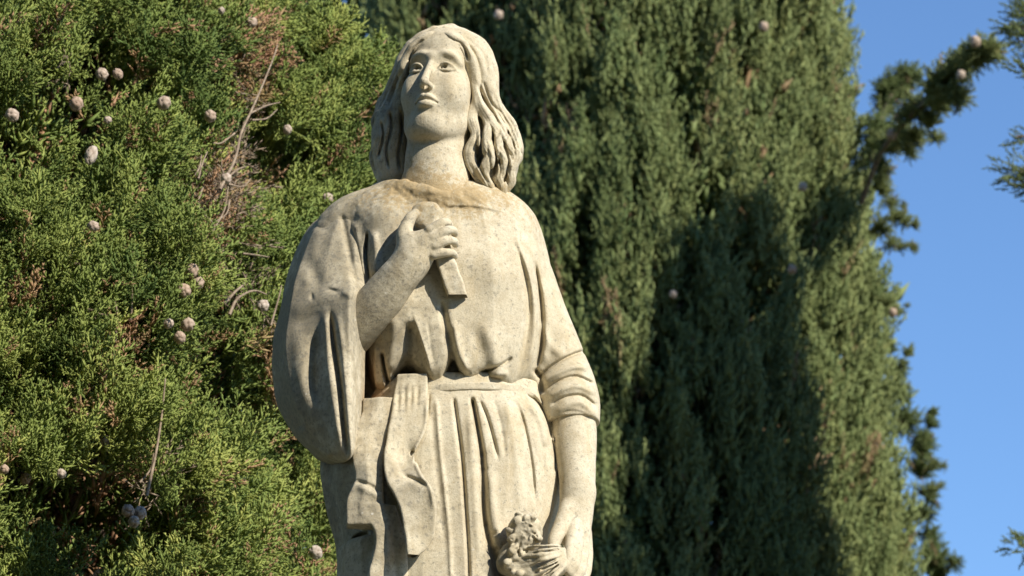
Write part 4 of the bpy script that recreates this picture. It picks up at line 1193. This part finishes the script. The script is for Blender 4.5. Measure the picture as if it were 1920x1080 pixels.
# ---------------------------------------------------------------- skirt
def build_skirt():
    v = Vol((P(590, 700)[0], Y0 - .235, P(850, 1240)[2]), (P(1090, 700)[0], Y0 + .19, P(850, 715)[2]), 0.0024 * H1)
    rows = [(725, 712, 1010, .108, -.10), (760, 690, 1018, .118, -.11), (800, 672, 1036, .132, -.12), (850, 640, 1046, .145, -.125), (900, 625, 1050, .152, -.13), (960, 632, 1044, .158, -.135),
            (1020, 645, 1034, .162, -.14), (1080, 642, 1030, .166, -.145), (1160, 640, 1036, .17, -.15), (1260, 636, 1045, .175, -.155)]
    v.rails(oval_rails(rows, 18, 2.2), 0, .004, capk=.008)
    # the shaded back drape of the mantle
    v.tube([(650, 800, -.03), (632, 880, -.03), (645, 960, -.02), (665, 1040, -.02), (668, 1180, -.02)], [.045, .034, .034, .036, .036], .02)
    rel = Relief()
    g = lambda pts, w=3, d=.008, **kw: rel.line(pts, w, d, **kw)
    r = lambda pts, w=6, d=.006, **kw: rel.line(pts, w, d, kind='r', **kw)
    g([(850, 742), (857, 790), (866, 860), (872, 940), (877, 1020), (880, 1100)], 3.0, .013, taper=.05)
    rel.line([(878, 1100), (869, 940), (854, 800), (848, 742)][::-1], 10, .003, kind='s', taper=.05)
    g([(884, 742), (893, 790), (903, 850), (906, 900), (908, 960), (916, 1010), (930, 1060), (940, 1120)], 3.6, .026, w2=8, taper=.04)
    g([(892, 740), (905, 762), (916, 790), (928, 835), (936, 870)], 3.0, .011, taper=.25)
    r([(878, 760), (886, 860), (892, 960), (900, 1060)], 7, .004)
    r([(920, 880), (926, 960), (945, 1030)], 8, .005)
    r([(818, 745), (824, 830), (834, 920), (842, 1000), (846, 1090)], 4, .004, taper=.05)
    g([(808, 745), (813, 830), (824, 930), (834, 1040)], 5, .002)
    g([(958, 738), (978, 780), (992, 840), (1000, 900), (1003, 960)], 3.0, .008, taper=.25)
    r([(945, 745), (960, 800), (972, 880), (975, 960)], 9, .004)
    g([(984, 736), (1006, 752), (1025, 785), (1036, 825)], 3.2, .013)
    r([(992, 756), (1014, 790), (1024, 840)], 6, .005)
    g([(1028, 800), (1040, 850), (1040, 890)], 2.2, .006)
    g([(925, 745), (940, 800), (948, 860)], 4, .003)
    # gathers below the belt
    for i, x in enumerate((742, 755, 768, 781, 794, 806)):
        g([(x, 728 + i), (x - 2, 755), (x - 4, 790)], 2.4, .005, taper=.3)
    # chips in the deep groove
    for (x, y) in ((905, 852), (901, 868), (909, 880), (913, 985), (925, 1000), (930, 1030)): rel.blob(x, y, 6, 4, .005)
    g([(662, 1014), (676, 1004), (694, 1000)], 4, .02)
    v.relief(rel, Y0 - .03)
    # open space between hip and forearm
    v.grain(.0012, 28, 17)
    v.mesh('skirt', STONE, statue)
    # the unseen foot of the robe, down to the plinth
    v2 = Vol((P(560, 700)[0], Y0 - .27, zfoot - .03), (P(1110, 700)[0], Y0 + .24, P(850, 1215)[2]), 0.007)
    rows = [(1200, 638, 1040, .172, -.152), (1300, 632, 1048, .18, -.16), (1450, 615, 1065, .195, -.18), (1590, 600, 1085, .21, -.20)]
    v2.rails(oval_rails(rows, 18, 2.2), 0, .004, capk=.004)
    sl, X, Y, Z = v2.box(v2.lo, v2.lo + v2.n * v2.h)
    cx = P(850, 1300)[0]
    v2.phi[sl] += (.009 * np.cos(np.arctan2(X - cx, Y - Y0) * 22)).astype(np.float32)
    v2.mesh('skirt_hem', STONE, statue)
build_skirt()

# ---------------------------------------------------------------- mantle flaps at the front
def build_flaps():
    v = Vol((P(625, 900)[0], Y0 - .25, P(700, 1290)[2]), (P(845, 900)[0], Y0 - .05, P(700, 700)[2]), 0.0022 * H1)
    # long fall beside the sleeve
    A = [(682, 772, .125), (668, 810, .14), (664, 860, .155), (668, 900, .165), (654, 935, .17), (652, 968, .172)]
    Am = [(708, 764, .132), (694, 810, .15), (688, 860, .165), (690, 900, .178), (680, 935, .176), (682, 972, .178)]
    B = [(738, 752, .13), (724, 810, .15), (716, 870, .16), (716, 930, .17), (718, 975, .172), (716, 985, .172)]
    back = lambda L, t=.03: [(a, b, c - t) for a, b, c in L]
    v.rails([A, Am, B, back(B), back(Am, .045), back(A)], 0, .003, capk=.004)
    # lower curl of the same fall
    C = [(676, 962, .178), (700, 985, .178), (708, 1015, .178), (700, 1050, .178), (692, 1100, .178), (690, 1260, .18)]
    D = [(705, 955, .178), (722, 985, .178), (728, 1020, .178), (722, 1060, .178), (716, 1100, .178), (716, 1260, .18)]
    E_ = [(740, 955, .165), (752, 985, .165), (760, 1020, .165), (762, 1060, .165), (762, 1100, .165), (762, 1260, .17)]
    v.rails([C, D, E_, back(E_), back(D, .05), back(C, .05)], .004, .003, capk=.004)
    v.rails([[(632, 1040, .04), (630, 1260, .04)], [(650, 1030, .095), (648, 1260, .10)], [(680, 1018, .130), (680, 1260, .135)], [(720, 1008, .145), (720, 1260, .15)], [(720, 1020, .05), (720, 1260, .05)], [(640, 1040, -.02), (640, 1260, -.02)]],
            .006, .004, capk=.02, zb_fn=lambda X, Y: P(650, 1262, .1)[2] + 0 * X + 0 * Y)
    rel = Relief()
    rel.line([(660, 900), (692, 910), (716, 924)], 3, .006, taper=.3)
    rel.line([(668, 912), (692, 920), (716, 934)], 7, .004, kind='r', taper=.2)
    rel.line([(706, 790), (700, 850)], 12, .003, kind='g', taper=.4)
    rel.line([(735, 970), (740, 1040), (745, 1100)], 6, .004, kind='g', taper=.2)
    v.relief(rel, Y0)
    v.blur(1)
    v.grain(.0014, 42, 19)
    v.mesh('mantle_fold', STONE, statue)
    v = Vol((P(700, 900)[0], Y0 - .29, P(770, 1090)[2]), (P(845, 900)[0], Y0 - .06, P(770, 700)[2]), 0.002 * H1)
    A = [(746, 716, .120), (742, 740, .130), (737, 770, .148), (728, 820, .165), (722, 865, .182), (728, 902, .195), (745, 935, .205), (756, 965, .213), (762, 1005, .22), (767, 1046, .222)]
    M = [(770, 710, .124), (769, 736, .134), (766, 770, .148), (758, 820, .155), (745, 862, .168), (762, 905, .194), (782, 940, .206), (790, 970, .210), (790, 1005, .212), (788, 1042, .214)]
    B = [(798, 706, .122), (799, 736, .133), (800, 762, .145), (792, 810, .152), (774, 850, .168), (786, 888, .19), (806, 916, .205), (815, 945, .212), (813, 990, .212), (808, 1030, .21)]
    v.rails([A, M, B, back(B, .02), back(M, .03), back(A, .02)], 0, .003, capk=.003, zb_fn=hem([(758, 1046), (768, 1051), (788, 1042), (804, 1029), (816, 1008)]))
    rel = Relief()
    for i, x in enumerate((748, 760, 772, 784)):
        rel.line([(x, 712), (x - 1, 745), (x - 3, 790 - i * 6)], 3.4, .005, taper=.5)
    rel.line([(752, 892), (768, 896), (786, 904), (802, 914)], 4, .008, taper=.25)
    rel.blob(764, 852, 12, 26, .010, 10)
    rel.line([(800, 745), (797, 800), (778, 848), (786, 885), (806, 915), (813, 960)], 3, .004, kind='r', taper=.1)
    rel.line([(786, 846), (780, 862), (778, 872)], 3, .006, taper=.3)
    v.relief(rel, Y0)
    v.blur(1)
    v.grain(.0014, 42, 21)
    v.mesh('mantle_flap', STONE, statue)
build_flaps()

# ---------------------------------------------------------------- cross held to the chest
def build_cross():
    v = Vol(P(745, 600, 0) + np.array([0, -.23, 0]), P(895, 360, 0) + np.array([0, -.1, 0]), 0.0018 * H1)
    def bar(p0, p1, w, t, rnd=.004):
        a, b = P(*p0), P(*p1); e = b - a; Ln = np.linalg.norm(e); e /= Ln
        yv = np.array([0, -1.0, 0]); yv -= e * (yv @ e); yv /= np.linalg.norm(yv); xv = np.cross(e, yv)
        c = (a + b) / 2
        sl, X, Y, Z = v.box(c - Ln / 2 - .03, c + Ln / 2 + .03)
        q = [np.abs((X - c[0]) * w_[0] + (Y - c[1]) * w_[1] + (Z - c[2]) * w_[2]) for w_ in (e, xv, yv)]
        d = np.sqrt(sum(np.maximum(qq - (hh - rnd), 0) ** 2 for qq, hh in zip(q, (Ln / 2, w, t)))) - rnd
        v.put(sl, d, .002)
    bar((812, 420, .158), (860, 563, .157), .0190, .0120)
    v.ell(P(800, 404, .152), (.0335, .013, .031), .010)
    v.blur(1)
    v.grain(.0022, 70, 23)
    v.mesh('cross', STONE, statue)
build_cross()

# ---------------------------------------------------------------- bouquet in the lowered hand
def build_bouquet():
    v = Vol(P(915, 1170, 0) + np.array([0, -.26, 0]), P(1095, 945, 0) + np.array([0, -.06, 0]), 0.0018 * H1)
    rr = np.random.default_rng(5)
    v.ell(P(984, 1000, .168), (.035, .027, .044), .0)
    v.ell(P(960, 1050, .165), (.028, .022, .034), .008)
    for i in range(110):
        u = rr.normal(984, 15); w = rr.normal(1000, 20)
        if (u - 984) ** 2 / 900 + (w - 1000) ** 2 / 1500 > 1: continue
        M = rotm(*rr.uniform(-1.5, 1.5, 3))
        v.ell(P(u, w, .189 + rr.uniform(-.005, .004)), (rr.uniform(.005, .010), rr.uniform(.005, .009), rr.uniform(.0025, .0045)), .003, M)
    for i in range(46):
        v.ell(P(rr.normal(984, 16), rr.normal(998, 20), .206), (rr.uniform(.003, .005), .012, rr.uniform(.003, .005)), .0015, sub=True)
    for i in range(8):
        M = rotm(*rr.uniform(-1.5, 1.5, 3))
        v.ell(P(rr.uniform(945, 975), rr.uniform(1030, 1090), .187 + rr.uniform(-.006, .006)), (.009, .008, .006), .003, M)
    for k in range(11):
        t = k / 10
        a = (976 + 34 * t * t + rr.uniform(-7, 7), 1030 + 78 * t + rr.uniform(-3, 3), .186 + rr.uniform(-.006, .006))
        b = (1016 + 20 * t, 1026 + 62 * t + rr.uniform(-4, 3), .204 + rr.uniform(-.005, .006))
        c = (1058 + 4 * t, 1024 + 34 * t, .176 + .012 * t)
        r0 = rr.uniform(2.4, 4.6)
        v.tube([a, b, c], [r0 * 1.3 * PX, r0 * PX, r0 * .7 * PX], .0015)
    v.tube([(950, 1060, .16), (1000, 1075, .17), (1050, 1060, .16)], [.02, .024, .02], .006)
    v.tube([(1000, 1090, .16), (1000, 1150, .16)], [.03, .03], .006)
    v.grain(.002, 70, 25)
    v.mesh('bouquet', STONE, statue)
build_bouquet()

# ---------------------------------------------------------------- pedestal (below the frame)
def build_pedestal():
    c = np.array([P(850, 540)[0], Y0])
    prof = [(.52, 0), (.52, .22), (.46, .26), (.42, .30), (.36, .34), (.36, zfoot - .34), (.39, zfoot - .30), (.45, zfoot - .24), (.45, zfoot - .16), (.40, zfoot - .14), (.34, zfoot - .12), (.34, zfoot)]
    V, Fc = [], []
    for r_, z in prof:
        for sx, sy in ((-1, -1), (1, -1), (1, 1), (-1, 1)): V.append((c[0] + sx * r_, c[1] + sy * r_, z))
    for i in range(len(prof) - 1):
        for k in range(4): Fc.append((i * 4 + k, i * 4 + (k + 1) % 4, i * 4 + 4 + (k + 1) % 4, i * 4 + 4 + k))
    n = len(V); Fc.append((n - 4, n - 3, n - 2, n - 1)); Fc.append((3, 2, 1, 0))
    V = np.array(V, float)
    o = mesh_obj('pedestal', V, Fc, STONE, None, smooth=False, attrs=weather(V))
    o['label'] = 'square moulded limestone pedestal under the statue, below the view'; o['category'] = 'pedestal'
build_pedestal()
